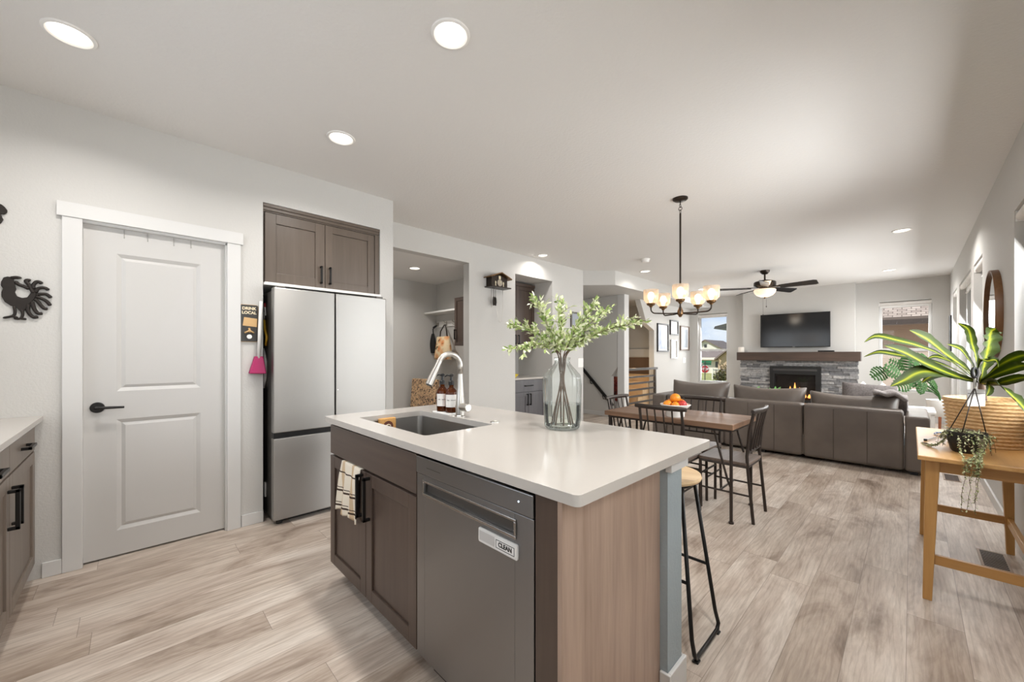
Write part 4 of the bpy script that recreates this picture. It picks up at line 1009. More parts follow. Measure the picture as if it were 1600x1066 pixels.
def floral():
    N = Nodes('floral_canvas'); co_ = N.coords(); v_ = N.n('ShaderNodeTexVoronoi'); v_.inputs['Scale'].default_value = 9; N.l(co_, v_.inputs['Vector'])
    f = N.noise(co_, 14, 4, .6, .8); c = N.ramp(v_.outputs['Distance'], [(.12, rgb(226, 140, 84)), (.4, rgb(236, 184, 132)), (.62, rgb(244, 220, 180))])
    g = N.ramp(f, [(.60, rgb(255, 255, 255)), (.64, rgb(60, 74, 48))]); return N.set(Base_Color=N.mix(1.0, c, g, 'MULTIPLY'), Roughness=.85)
q0, q1 = onY(676, 528, YM - .08), onY(676, 596, YM - .08)
xb_ = onY(676, 530, YM - .08).x
bag('handbag', 'black handbag hanging in the mudroom behind the floral tote', onY(674, 530, YM - .08).x, onY(674, 522, YM - .08).z, onY(674, 552, YM - .08).z, .17, .09, YM - .075, 'blackplastic', hk[0][0], hk[0][1], 'blackplastic', 1.2)
bag('tote_bag', 'peach floral tote bag with black straps on a mudroom hook', onY(694, 530, YM - .19).x, onY(694, 526, YM - .19).z, onY(692, 562, YM - .19).z, .33, .11, YM - .20, floral(), hk[1][0], hk[1][1], 'bronze', 1.3, -.03)
# dark mudroom cabinet at the right
t = thing('mudroom_cabinet', 'dark wall cabinet at right of the mudroom hooks', 'cabinet', (-4.2, 3.5, 1.3))
ca_, cb_ = onY(711, 466, 3.34), onY(724, 540, 3.34)
MB().box(ca_.x, 3.35, cb_.z, XB - .121, YM, ca_.z).build('carcass', 'cab', t)
shaker('door', t, 'y', 3.35, -1, ca_.x, XB - .122, cb_.z, ca_.z, 'cab', fr=.05, handle=ca_.x + .035, hz=cb_.z + .16, hl=.13)
# bench with speckled tote
def speckle():
    N = Nodes('speckled_fabric'); co_ = N.coords(); v_ = N.n('ShaderNodeTexVoronoi'); v_.inputs['Scale'].default_value = 22; N.l(co_, v_.inputs['Vector'])
    v2 = N.noise(co_, 30, 2); c = N.ramp(v_.outputs['Distance'], [(.24, rgb(44, 40, 40)), (.32, rgb(224, 188, 146))]); g = N.ramp(v2, [(.45, rgb(255, 255, 255)), (.6, rgb(190, 186, 196))])
    return N.set(Base_Color=N.mix(1, c, g, 'MULTIPLY'), Roughness=.8)
tag(MB().box(-4.85, 3.2, 0, XB - .14, YM - .016, .46).build('mudroom_bench', 'cab', bevel=.004), 'dark built-in bench at the right end of the mudroom', 'bench')
px0, px1 = onY(649, 640, 3.19).x + .02, onY(689, 640, 3.19).x; zt0 = onY(660, 592, 3.19).z
mb = MB(); hx = [(px0, 3.34, zt0 - .62), (px1 - .02, 3.34, zt0 - .62), (px1 - .02, 3.50, zt0 - .62), (px0, 3.50, zt0 - .62)]
mb.hexa([(px0 + .05, 3.02, .0), (px1 + .0, 3.02, .0), (px1 + .0, 3.18, .0), (px0 + .05, 3.18, .0)], [(px0, 3.12, zt0), (px1 - .02, 3.12, zt0 + .01), (px1 - .02, 3.18, zt0 + .01), (px0, 3.18, zt0)])
tag(mb.build('storage_bag', speckle(), bevel=.012, seg=3), 'tall tan bag with dark speckled pattern standing in the mudroom', 'bag')
# niche cabinets
NX = -4.33
t = thing('niche_upper_cabinet', 'dark upper cabinet inside the wall niche', 'cabinet', (-4.5, 4.3, 1.4))
z1, z0 = min(2.395, onX(830, 440, NX).z), onX(835, 545, NX).z
MB().box(-4.699, 3.922, z0, NX - .02, 4.744, min(z1, 2.415)).build('carcass', 'cab', t)
shaker('door', t, 'x', NX - .02, 1, 3.925, 4.325, z0 + .005, z1 - .05, 'cab', fr=.06, handle=4.29, hz=z0 + .14, hl=.13)
shaker('door', t, 'x', NX - .02, 1, 4.33, 4.742, z0 + .005, z1 - .05, 'cab', fr=.06, handle=4.365, hz=z0 + .14, hl=.13)
MB().box(NX - .02, 3.922, z1 - .048, NX + .015, 4.744, z1).build('crown_moulding', 'cab', t, bevel=.002)
LX = XB - .13
gcab = M['cabgrey2'] = wood('slate_cabinet_wood', (84, 82, 84), (108, 106, 108), 'z', 12, .4, .05)
t = thing('niche_base_cabinet', 'slate base cabinet with drawer inside the wall niche', 'cabinet', (-4.4, 4.3, 0))
MB().box(-4.699, 3.922, 0, LX - .02, 4.744, .884).build('carcass', gcab, t)
shaker('drawer', t, 'x', LX - .02, 1, 3.93, 4.736, .70, .875, 'cabgrey2', flat=True, handle=4.33, hz=.79, hl=.16, bar='h')
shaker('door', t, 'x', LX - .02, 1, 3.93, 4.331, .1, .69, 'cabgrey2', handle=4.30, hz=.58, hl=.16)
shaker('door', t, 'x', LX - .02, 1, 4.335, 4.736, .1, .69, 'cabgrey2', handle=4.366, hz=.58, hl=.16)
tag(MB().box(-4.699, 3.922, .884, LX + .02, 4.744, .914).build('niche_countertop', 'quartz', bevel=.003), 'pale quartz countertop inside the wall niche', 'countertop')
q = onZ(815, 588, .914)
t = thing('fruit_dish', 'shallow yellow dish on the niche countertop', 'dish', (q.x, q.y + .05, .914))
MB().lathe([(0, 0), (.05, 0), (.09, .035), (.095, .05), (.09, .05), (.05, .012), (0, .01)], (-4.25, 4.16, .914), 24).build('dish_body', 'lemon', t, smooth='auto')
tag(MB().lathe([(0, 0), (.05, 0), (.055, .02), (.055, .09), (.03, .115), (0, .12)], (-4.2, 3.985, .914), 20).build('honey_jar', plain('honey_yellow', (206, 170, 60), .3), smooth='auto'), 'small round golden jar at left of the yellow dish', 'jar')
t2 = tag(MB().ball((-4.255, 4.16, .914 + .045), .034, 14).build('lemon', 'lemon', smooth=True), 'lemon lying in the yellow dish in the niche', 'lemon')

# ------------------------------------------------------------------ stair hall
t = thing('handrail', 'black sloping handrail on the stair wall', 'handrail', onY(912, 577, YS))
A_, B_ = onY(908, 574, YS - .06), onY(957, 634, YS - .06)
mb = MB(); dd_ = (B_ - A_).normalized(); up = Vector((-dd_.z, 0, dd_.x)) * .028; th = Vector((0, .035, 0))
mb.hexa([A_ - up, A_ - up + th, A_ + up + th, A_ + up], [B_ - up, B_ - up + th, B_ + up + th, B_ + up]); mb.build('rail', 'black', t, bevel=.004)
mb = MB(); A2 = A_ - dd_ * 0; mb.box(A_.x - .5, YS - .06, A_.z - .03, A_.x + .02, YS - .025, A_.z + .03); mb.build('rail_return', 'black', t)
for k in (.32, .72):
    c = A_.lerp(B_, k); mb = MB(); mb.tube([c - up, c - Vector((0, 0, .09)) , Vector((c.x, YS, c.z - .10))], .009, 8); mb.build('bracket', 'black', t, smooth=True)
# red patterned hanging seen through the cut under the stair
def redmat():
    N = Nodes('red_patterned_cloth'); f = N.noise(N.coords(), 7, 4, .6, 1.5); return N.set(Base_Color=N.ramp(f, [(.35, rgb(40, 26, 26)), (.5, rgb(120, 34, 34)), (.66, rgb(168, 96, 60))]), Roughness=.8)
a_, b_ = onY(950, 588, 7.74), onY(976, 628, 7.74)
tag(MB().box(a_.x, 7.73, b_.z, b_.x, 7.75, a_.z).build('wall_hanging', redmat()), 'dark red patterned hanging in the stairwell beside the column', 'wall hanging')
struct(MB().box(-6.2, 7.75, 0, -4.36, 7.8, LOW).build('wall_stairwell', 'wall'))
# low railing with horizontal bars between column and picture wall
t = thing('stair_railing', 'dark metal railing with horizontal bars beside the white column', 'railing', (-4.05, 7.8, 0))
zr_ = onX(1004, 577, -4.05).z
MB().box(-4.075, 7.16, zr_ - .02, -4.025, y0p + .03, zr_ + .03).build('top_rail', 'dgrey', t, bevel=.003)
MB().box(-4.075, y0p - .09, 0, -4.025, y0p - .04, zr_ - .02).build('post', 'dgrey', t, bevel=.003)
MB().box(-4.075, 7.165, 0, -4.025, 7.20, zr_ - .02).build('post', 'dgrey', t, bevel=.003)
for k in range(6): MB().box(-4.06, 7.2, .10 + k * .135, -4.04, y0p - .09, .14 + k * .135).build('bar', 'dgrey', t)
# lit carpeted steps behind it
t = thing('staircase', 'warm lit steps rising behind the barred railing', 'stairs', (-4.6, 8.2, 0))
car = fabric('tan_stair_carpet', (206, 172, 132), (226, 194, 154), 120)
for k in range(5): MB().box(-5.3, 7.83 + k * .21, 0, XP - .13, 7.83 + (k + 1) * .21, .16 * (k + 1)).build('step', car, t, bevel=.01)
lamp('stair_lamp', 'POINT', (-4.34, 7.95, 1.05), 6, (1, .72, .42), shadow_soft_size=.1)
# pictures on the picture wall
def picture(px0, py0, px1, py1, label, fcol, art, fw=.03, mat_w=.05):
    a_, b_ = onX(px0, py0, XP), onX(px1, py1, XP); t = thing('picture_frame', label, 'picture', (XP, (a_.y + b_.y) / 2, b_.z), 'framed pictures')
    y0, y1, z0, z1 = a_.y, b_.y, b_.z, a_.z; mb = MB(); d_ = .035
    grid_wall(mb, 'x', XP, XP + d_, y0, y1, z0, z1, [(y0 + fw, y1 - fw, z0 + fw, z1 - fw)]); mb.build('frame', fcol, t, bevel=.002)
    MB().box(XP, y0 + fw, z0 + fw, XP + .012, y1 - fw, z1 - fw).build('mount', 'white', t)
    MB().box(XP + .012, y0 + fw + mat_w, z0 + fw + mat_w, XP + .014, y1 - fw - mat_w, z1 - fw - mat_w).build('print', art, t)
def art(name, c0, c1, sc=3):
    N = Nodes(name); f = N.noise(N.coords((1, 1, .6)), sc, 5, .6, .5); return N.set(Base_Color=N.ramp(f, [(.35, rgb(*c0)), (.65, rgb(*c1))]), Roughness=.3)
picture(1026, 505, 1043, 550, 'largest framed picture with misty blue print', 'blackplastic', art('misty_blue_print', (110, 122, 160), (200, 206, 222)), mat_w=.035)
picture(1046, 500, 1058.5, 524, 'small black framed picture at the top between two larger ones', 'blackplastic', art('pale_print', (196, 198, 204), (228, 228, 230)))
picture(1047, 531, 1056.5, 560, 'narrow pale frame with two white prints, lowest on wall', 'nickel', art('white_print', (226, 228, 232), (240, 240, 242)), .02, .03)
picture(1062, 509, 1075.5, 548, 'brown framed picture nearest the end window', plain('brown_frame', (110, 92, 78), .5), art('grey_print', (116, 126, 138), (190, 194, 198)))
a_, b_ = onX(1067, 559, XP), onX(1071, 567, XP); tag(MB().box(XP, a_.y, b_.z, XP + .006, b_.y, a_.z).build('switch_plate', 'white'), 'small white switch plate below the brown framed picture', 'switch')

# ================================================================== FIREPLACE WALL
YM0 = YC
ma, mb_ = onY(1151, 549, YC - .22), onY(1345, 565, YC - .22)
MX0, MX1, MZ0, MZ1 = ma.x, mb_.x, 1.135, 1.322
tag(MB().box(MX0, YC - .22, MZ0, MX1, YC, MZ1).build('mantel_shelf', 'mantel', bevel=.005), 'thick dark wooden mantel beam above the stone fireplace', 'mantel')
fx0, fx1 = onY(1203, 600, YC - .1).x, onY(1283, 600, YC - .1).x; fz1 = onY(1240, 573, YC - .1).z; fz0 = .22
t = thing('fireplace_surround', 'grey stacked ledge stone fireplace surround under the mantel', 'fireplace surround', ((MX0 + MX1) / 2, YC - .05, 0))
mb = MB(); rnd = random.Random(3); SXa, SXb = onY(1157, 600, YC - .1).x, onY(1340, 600, YC - .1).x; z = 0.0
mb.box(SXa + .01, YC - .03, 0, fx0, YC, MZ0); mb.box(fx1, YC - .03, 0, SXb - .01, YC, MZ0); mb.box(fx0, YC - .03, fz1, fx1, YC, MZ0); mb.box(fx0, YC - .03, 0, fx1, YC, fz0)
while z < MZ0 - .01:
    h = min(rnd.choice((.035, .045, .05, .06)), MZ0 - z - .001); x = SXa - rnd.random() * .02
    while x < SXb:
        w = rnd.uniform(.12, .42); x2 = min(x + w, SXb + rnd.random() * .02); d_ = rnd.uniform(.06, .105)
        segs = [(x, x2)]
        if z + h > fz0 and z < fz1:
            segs = []
            if x < fx0: segs.append((x, min(x2, fx0 - .001)))
            if x2 > fx1: segs.append((max(x, fx1 + .001), x2))
        for u_, v_ in segs:
            if v_ - u_ > .01: mb.box(u_ + .0015, YC - d_, z + .0015, v_ - .0015, YC - .02, z + h - .001)
        x = x2
    z += h
mb.build('stacked_stone', 'stone', t)
t = thing('fireplace', 'black gas fireplace insert with burning flames', 'fireplace', ((fx0 + fx1) / 2, YC - .1, fz0))
e_ = .002; a0, a1, b0, b1 = fx0 + e_, fx1 - e_, fz0 + e_, fz1 - e_
mb = MB(); grid_wall(mb, 'y', YC - .125, YC - .085, a0, a1, b0, b1, [(a0 + .09, a1 - .09, b0 + .07, b1 - .17)]); mb.build('frame', 'blackplastic', t, bevel=.003)
mb = MB(); mb.box(a0, YC - .085, b0, a1, YC - .036, b0 + .07); mb.box(a0, YC - .036, b0, a1, YC - .031, b1); mb.build('firebox', plain('firebox_black', (34, 32, 31), .7), t)
MB().box(a0 + .06, YC - .132, b1 - .09, a1 - .06, YC - .125, b1 - .05).build('vent_slot', plain('vent_grey', (60, 58, 57), .5), t)
lg = MB()
for k in range(5): lg.tube([(a0 + .2 + k * .11, YC - .075, b0 + .085 + .01 * (k % 2)), (a0 + .36 + k * .11, YC - .06, b0 + .10 - .01 * (k % 2))], .022, 8)
lg.build('log', plain('ember_log', (96, 64, 44), .8), t, smooth=True)
fl = emit('flame', (255, 176, 92), 2.4)
for k in range(7):
    x = a0 + .20 + (a1 - a0 - .40) * k / 6; hgt = (.10, .14, .26, .34, .24, .16, .10)[k]
    MB().lathe([(0, 0), (.03, .03), (.036, hgt * .25), (.022, hgt * .6), (.006, hgt * .92), (0, hgt)], (x, YC - .065, b0 + .10), 12, sy=.5).build('flame', fl, t, smooth=True)
MB().box(a0 + .09, YC - .115, b0 + .07, a1 - .09, YC - .113, b1 - .17).build('glass_front', glassy('fire_glass', (.95, .93, .92), 1.3), t)
# television, turned slightly on its arm
TV0, TV1 = onY(1188, 518, YC - .20), onY(1298, 518, YC - .05)
zt, zb_ = 2.135, 1.415
t = thing('television', 'large black flat-screen television above the mantel', 'television', ((TV0.x + TV1.x) / 2, YC - .1, zb_))
L0, L1 = Vector((TV0.x, YC - .19, 0)), Vector((TV1.x, YC - .09, 0)); dr = (L1 - L0).normalized(); nr = Vector((dr.y, -dr.x, 0))
ztl, ztr = onY(1188, 491.5, YC - .19).z, onY(1298, 487.5, YC - .09).z; zbl, zbr = onY(1190, 543, YC - .19).z, onY(1298, 542.5, YC - .09).z
ztl = ztr = (ztl + ztr) / 2; zbl = zbr = (zbl + zbr) / 2
def Z_(v, z): return Vector((v.x, v.y, z))
MB().hexa([Z_(L0, zbl), Z_(L1, zbr), Z_(L1 - nr * .03, zbr), Z_(L0 - nr * .03, zbl)], [Z_(L0, ztl), Z_(L1, ztr), Z_(L1 - nr * .03, ztr), Z_(L0 - nr * .03, ztl)]).build('housing', 'blackplastic', t, bevel=.003)
i0, i1 = L0 + dr * .012 + nr * .002, L1 - dr * .012 + nr * .002
MB().hexa([Z_(i0, zbl + .02), Z_(i1, zbr + .02), Z_(i1 - nr * .0018, zbr + .02), Z_(i0 - nr * .0018, zbl + .02)], [Z_(i0, ztl - .012), Z_(i1, ztr - .012), Z_(i1 - nr * .0018, ztr - .012), Z_(i0 - nr * .0018, ztl - .012)]).build('screen', 'tv', t)
c = (L0 + L1) / 2; MB().hexa([Z_(c - dr * .02 + nr * .003, zbl + .006), Z_(c + dr * .02 + nr * .003, zbl + .006), Z_(c + dr * .02, zbl + .006), Z_(c - dr * .02, zbl + .006)], [Z_(c - dr * .02 + nr * .003, zbl + .014), Z_(c + dr * .02 + nr * .003, zbl + .014), Z_(c + dr * .02, zbl + .014), Z_(c - dr * .02, zbl + .014)]).build('badge', 'nickel', t)
m_ = c - nr * .03; MB().box(m_.x - .15, m_.y + .004, (zt + zb_) / 2 - .15, m_.x + .15, YC, (zt + zb_) / 2 + .15).build('wall_mount', 'blackplastic', t)
p = onY(1156.5, 549, YC - .12); tag(MB().lathe([(0, 0), (.06, 0), (.062, .005), (.062, .115), (.055, .12), (.05, .112), (0, .11)], (p.x + .02, YC - .11, MZ1), 24).build('candle', plain('candle_wax', (238, 232, 222), .5), smooth='auto'), 'white pillar candle at the left end of the mantel', 'candle')
p = onY(1291, 547, YC - .1); tag(MB().box(p.x - .13, YC - .17, MZ1, p.x + .13, YC - .06, MZ1 + .03).build('media_box', 'blackplastic', bevel=.004), 'flat black media box on the mantel below the television', 'media box')
# ================================================================== SOFA
t = thing('sectional_sofa', 'taupe leather sofa with loose back cushions seen from behind', 'sofa', (-1.35, 6.2, 0))
SY = 5.80
MB().box(-2.80, SY + .03, .05, .12, 6.78, .30).build('base', 'leather', t, bevel=.02, seg=3)
xs_ = [-2.60, -1.797, -.918, -.052]
for a_, b_ in zip(xs_, xs_[1:]):
    w_ = (b_ - a_) / 3
    MB().box(a_ + .004, SY, .035, b_ - .004, SY + .20, .668).build('back_panel', 'leather', t, bevel=.035, seg=4)
    mb = MB()
    for k in (1, 2): mb.tube([(a_ + w_ * k, SY - .001, .06), (a_ + w_ * k, SY - .0015, .63)], .0025, 6)
    mb.build('seam', plain('leather_seam', (70, 62, 56), .6), t)
    MB().box(a_ + .006, SY + .22, .30, b_ - .006, 6.80, .45).build('seat_cushion', 'leather', t, bevel=.04, seg=3)
MB().box(-2.82, SY, .035, -2.602, 6.80, .655).build('arm', 'leather', t, bevel=.03, seg=4)
MB().box(-.048, SY, .035, .135, 6.80, .62).build('arm', 'leather', t, bevel=.03, seg=4)
Rx = Matrix.Rotation(math.radians(76), 3, 'X')
for (a_, b_, zt_) in ((-2.66, -1.785, .872), (-1.80, -.90, .845), (-.925, -.06, .81)):
    MB().pillow(((a_ + b_) / 2, SY + .30, zt_ - .22), b_ - a_, .49, .27, Rx, 12, sag=.035).build('back_cushion', 'leather', t, smooth=True, sub=1, weld=.0001)
for k, x in enumerate((-2.7, -1.35, .02)):
    for y in (SY + .08, 6.68): MB().box(x - .03, y - .03, 0, x + .03, y + .03, .05).build('foot', 'blackplastic', t)
Rp = Matrix.Rotation(math.radians(3), 3, 'Y') @ Matrix.Rotation(math.radians(66), 3, 'X')
tag(MB().pillow((-.375, SY + .64, .72), .54, .42, .15, Rp, 12).build('throw_pillow', 'velvet', smooth=True, sub=1, weld=.0001), 'large grey velvet pillow lying behind the right sofa cushion', 'pillow')
for i, (px, py) in enumerate(((1348, 595), (1381, 597))):
    Rz = Matrix.Rotation(math.radians(30 + 15 * i), 3, 'Z') @ Matrix.Rotation(math.radians(78), 3, 'X') @ Matrix.Rotation(math.radians(38), 3, 'Z')
    p = onY(px, py, 6.72 + .03 * i); tag(MB().pillow((p.x, p.y, p.z - .225), .34, .34, .12, Rz, 10).build('throw_pillow', 'whitefab', smooth=True, sub=1, weld=.0001), ('white pillow, left of the two white pillow tips behind the sofa', 'white pillow, right of the two white pillow tips behind the sofa')[i], 'pillow', 'white throw pillows on the sofa')
# blanket over right arm
mb = MB(); v = {}
for i in range(13):
    for j in range(15):
        u_ = i / 12; s_ = j / 14; x = -.30 + .27 * u_; y = 5.97 + .40 * s_
        z = .845 - .9 * max(0, y - 6.12) - .5 * max(0, x + .13) - .4 * max(0, 6.05 - y) + .012 * math.sin(11 * u_ + 6 * s_) + .008 * math.sin(17 * s_)
        v[i, j] = mb.bm.verts.new((x, y, z))
for i in range(12):
    for j in range(14): mb.bm.faces.new((v[i, j], v[i + 1, j], v[i + 1, j + 1], v[i, j + 1]))
tag(mb.build('blanket', fabric('soft_grey_blanket', (120, 114, 112), (160, 154, 152), 90), smooth=True, solid=.03), 'crumpled soft grey blanket over the right end sofa cushion', 'blanket')

# ================================================================== DINING
TX0, TX1, TY0, TY1, TZ = -1.995, -.912, 3.15, 3.75, .742
t = thing('dining_table', 'brown wood dining table with slim dark metal legs', 'dining table', ((TX0 + TX1) / 2, (TY0 + TY1) / 2, 0))
MB().box(TX0, TY0, TZ - .042, TX1, TY1, TZ).build('tabletop', 'tabletop', t, bevel=.005)
mb = MB(); z = TZ - .052
for y in (TY0 + .045, TY1 - .045): mb.box(TX0 + .02, y - .012, z - .01, TX1 - .02, y + .012, TZ - .042)
for x in (TX0 + .03, TX1 - .03): mb.box(x - .012, TY0 + .05, z - .01, x + .012, TY1 - .05, TZ - .042)
mb.build('metal_frame', 'chairmetal', t)
for sx, x in ((1, TX0 + .03), (-1, TX1 - .025)):
    for y in (TY0 + .045, TY1 - .045):
        mb = MB(); mb.tube([(x, y, 0), (x, y, .02), (x, y, TZ - .06)], .0115, 10); mb.tube([(x + sx * .004, y, .27), (x + sx * .022, y, .31), (x + sx * .12, y, TZ - .06)], .0085, 8); mb.lathe([(0, 0), (.018, 0), (.018, .012), (0, .012)], (x, y, 0), 14)
        mb.build('leg', 'chairmetal', t, smooth='auto')
def make_chair(label):
    t = thing('dining_chair', label, 'chair', (0, 0, 0), 'dining chairs around the table')
    w, d, sz = .185, .18, .445
    MB().prism(rrect(-w, -d, w, d, .02), 'z', sz - .022, sz).build('seat', 'chairseat', t, bevel=.004)
    mb = MB(); z = sz - .032
    for s_ in (-1, 1): mb.tube([(s_ * (w - .012), -d + .012, z), (s_ * (w - .012), d - .012, z)], .0105, 8); mb.tube([(-w + .012, s_ * (d - .012), z), (w - .012, s_ * (d - .012), z)], .0105, 8)
    mb.build('seat_frame', 'chairmetal', t, smooth='auto')
    for s_ in (-1, 1):
        MB().tube([(s_ * (w - .008), d - .012, 0), (s_ * (w - .012), d - .014, z)], .0115, 8).build('leg', 'chairmetal', t, smooth='auto')
        MB().tube([(s_ * (w - .012), -d - .03, 0), (s_ * (w - .012), -d + .006, z - .02), (s_ * (w - .012), -d + .012, sz + .05), (s_ * (w - .012), -d - .004, .68), (s_ * (w - .014), -d - .035, .835)], .0115, 8).build('leg', 'chairmetal', t, smooth='auto')
    def yb(x, k=1): return -d - .035 - .022 * (1 - (x / w) ** 2) * k
    n = 10; pts = [(-w - .025 + (2 * w + .05) * i / n, yb(max(-w, min(w, -w - .025 + (2 * w + .05) * i / n))) , .838) for i in range(n + 1)]
    mb = MB(); vs = []
    for i, p in enumerate(pts):
        p = Vector(p); k = .8 if i in (0, n) else 1; vs.append([mb.bm.verts.new(p + Vector((0, math.cos(a) * .0135 * k, math.sin(a) * .019 * k))) for a in [2 * PI * q / 10 for q in range(10)]])
    for A_, B_ in zip(vs, vs[1:]):
        for q in range(10): mb.bm.faces.new((A_[q], A_[(q + 1) % 10], B_[(q + 1) % 10], B_[q]))
    mb.bm.faces.new(vs[0]); mb.bm.faces.new(vs[-1]); mb.build('top_rail', 'chairmetal', t, smooth='auto')
    MB().tube([(-w + .012, -d + .010, sz + .075), (0, -d + .004, sz + .075), (w - .012, -d + .010, sz + .075)], .0085, 8).build('back_rail', 'chairmetal', t, smooth='auto')
    for k in range(4):
        x = -w + .012 + (2 * w - .024) * (k + 1) / 5
        MB().tube([(x, -d + .006, sz + .075), (x * .98, -d - .022, .68), (x, yb(x), .832)], .0065, 8).build('spindle', 'chairmetal', t, smooth='auto')
    mb = MB(); zz = .20
    for s_ in (-1, 1): mb.tube([(s_ * (w - .011), d - .013, zz), (s_ * (w - .012), -d - .014, zz)], .0075, 8)
    mb.tube([(-w + .011, d - .013, .30), (w - .011, d - .013, .30)], .0075, 8)
    mb.tube([(-w + .012, .02, zz), (w - .012, .02, zz)], .0075, 8)
    mb.build('stretcher', 'chairmetal', t, smooth='auto')
    return t
ch = make_chair('dark metal dining chair at near table side, backed toward the island')
ch.location = (-1.40, 3.225, 0)
copy_thing(ch, (-1.41, 3.72, 0), PI, 'dark metal dining chair tucked between table and leather sofa')
copy_thing(ch, (-1.028, 3.47, 0), PI / 2, 'dark metal dining chair at the table end nearest the console')
copy_thing(ch, (-1.84, 3.48, 0), -PI / 2, 'dark metal dining chair at the table end nearest the stairs')
# fruit bowl
bx_, by_ = -1.382, 3.262
t = thing('fruit_bowl', 'white footed fruit bowl on the dining table', 'bowl', (bx_, by_, TZ))
MB().lathe([(0, 0), (.07, 0), (.072, .006), (.076, .05), (.088, .068), (.115, .092), (.12, .100), (.117, .104), (.108, .094), (.08, .066), (0, .056)], (bx_, by_, TZ), 36).build('bowl_body', 'ceramic', t, smooth='auto')
fr = [('orange', 0, 0, .152, .042, 'orange on top of the fruit pile in white bowl'), ('orange', -.068, -.01, .102, .036, 'orange at the left rim of the white fruit bowl'), ('orange', .062, .036, .106, .037, 'orange at the right rim of the white fruit bowl'), ('apple', .036, -.05, .106, .037, 'red apple at the front of the white fruit bowl'), ('orange', -.024, -.06, .098, .032, 'small orange at front left of the white fruit bowl'), ('orange', -.02, .06, .104, .037, 'orange at the back of the white fruit bowl')]
for n_, dx, dy, dz, r, lb in fr:
    q = RT * dx + FW * dy; tt = thing(n_, lb, n_, (bx_ + q.x, by_ + q.y, TZ + dz - r * .94), 'fruit in the white bowl')
    MB().ball((bx_ + q.x, by_ + q.y, TZ + dz), r, 18, .94).build('fruit_body', 'orange' if n_ == 'orange' else 'apple', tt, smooth=True)
    MB().cyl((bx_ + q.x, by_ + q.y, TZ + dz + r * .9), (bx_ + q.x + .003, by_ + q.y, TZ + dz + r * .94 + .008), .0025, .002, 6).build('stem', 'stem', tt)
# bar stool
sx_, sy_ = -.81, 1.775
t = thing('bar_stool', 'backless bar stool with round pale wood seat and black sled legs', 'stool', (sx_, sy_, 0))
SZ = .70
MB().lathe([(0, -.012), (.145, -.012), (.16, -.006), (.165, .004), (.162, .014), (.14, .012), (.06, .006), (0, .005)], (sx_, sy_, SZ), 36).build('seat', 'stoolwood', t, smooth='auto')
MB().tube(arc((sx_, sy_, SZ - .02), .13, 0, 2 * PI * 31 / 32, (1, 0, 0), (0, 1, 0), 31), .008, 8, closed=True).build('seat_ring', 'black', t, smooth=True)
for s_ in (-1, 1):
    x0, x1 = sx_ + s_ * .115, sx_ + s_ * .195
    P = [(x0, sy_ + .07, SZ - .02), (x1 - s_ * .012, sy_ + .135, .09), (x1, sy_ + .14, .035), (x1, sy_ + .125, .012), (x1, sy_, .010), (x1, sy_ - .125, .012), (x1, sy_ - .14, .035), (x1 - s_ * .012, sy_ - .135, .09), (x0, sy_ - .07, SZ - .02)]
    lg = MB().tube(P, .0085, 10).build('leg_loop', 'black', t, smooth=True)
    for dy in (-.12, .12): MB().box(x1 - .012, sy_ + dy - .014, 0, x1 + .012, sy_ + dy + .014, .006).build('foot_pad', 'blackplastic', lg)
kk = (.30 - .09) / (SZ - .02 - .09); fxo = .183 + (.115 - .183) * kk; fyo = .135 + (.07 - .135) * kk
for s_ in (-1, 1): MB().tube([(sx_ - fxo, sy_ + s_ * fyo, .30), (sx_ + fxo, sy_ + s_ * fyo, .30)], .007, 8).build('footrest', 'black', t, smooth='auto')
# ------------------------------------------------------------------ vase with branches
vx, vy, vz = -1.135, 1.435, .914
t = thing('glass_vase', 'tall clear ribbed glass vase on the island countertop', 'vase', (vx, vy, vz))
pr = [(.0, .001), (.068, .001), (.078, .008), (.082, .03), (.0885, .19), (.0885, .232), (.083, .248), (.045, .292), (.036, .303), (.034, .315), (.037, .328), (.038, .330)]
MB().lathe(pr, (vx, vy, vz), 72, ribs=18, rib=.024).build('glass_body', 'vaseglass', t, smooth=True)
MB().lathe([(0, .0085), (.062, .009), (.074, .016), (.0775, .04), (.0805, .115), (0, .115)], (vx, vy, vz), 40).build('water', 'water', t, smooth='auto')
neck = Vector((vx, vy, vz + .325)); MPP = (FW.dot(Vector((vx, vy)))) / F_PX
def vpt(dpx, dpy, dep): q = RT * (dpx * MPP) + FW * dep; return neck + Vector((q.x, q.y, -dpy * MPP))
tips = [(-84, -14, -.02, 'lowest'), (-80, -55, .08, 'upper'), (-46, -92, -.05, ''), (4, -97, .10, ''), (48, -84, -.06, ''), (80, -78, .12, ''), (108, -52, -.06, ''), (133, -60, .02, '')]
blab = ['leafy branch drooping lowest at left of the glass vase', 'leafy branch leaning left toward the niche cabinet', 'pale leafy branch rising in front of the niche', 'tall leafy branch standing upright at centre of the glass vase', 'leafy branch rising right of the upright one in the vase', 'leafy branch reaching up toward the white column', 'leafy branch leaning low to the right toward the chairs', 'longest leafy branch reaching right toward the chandelier']
rb = random.Random(11)
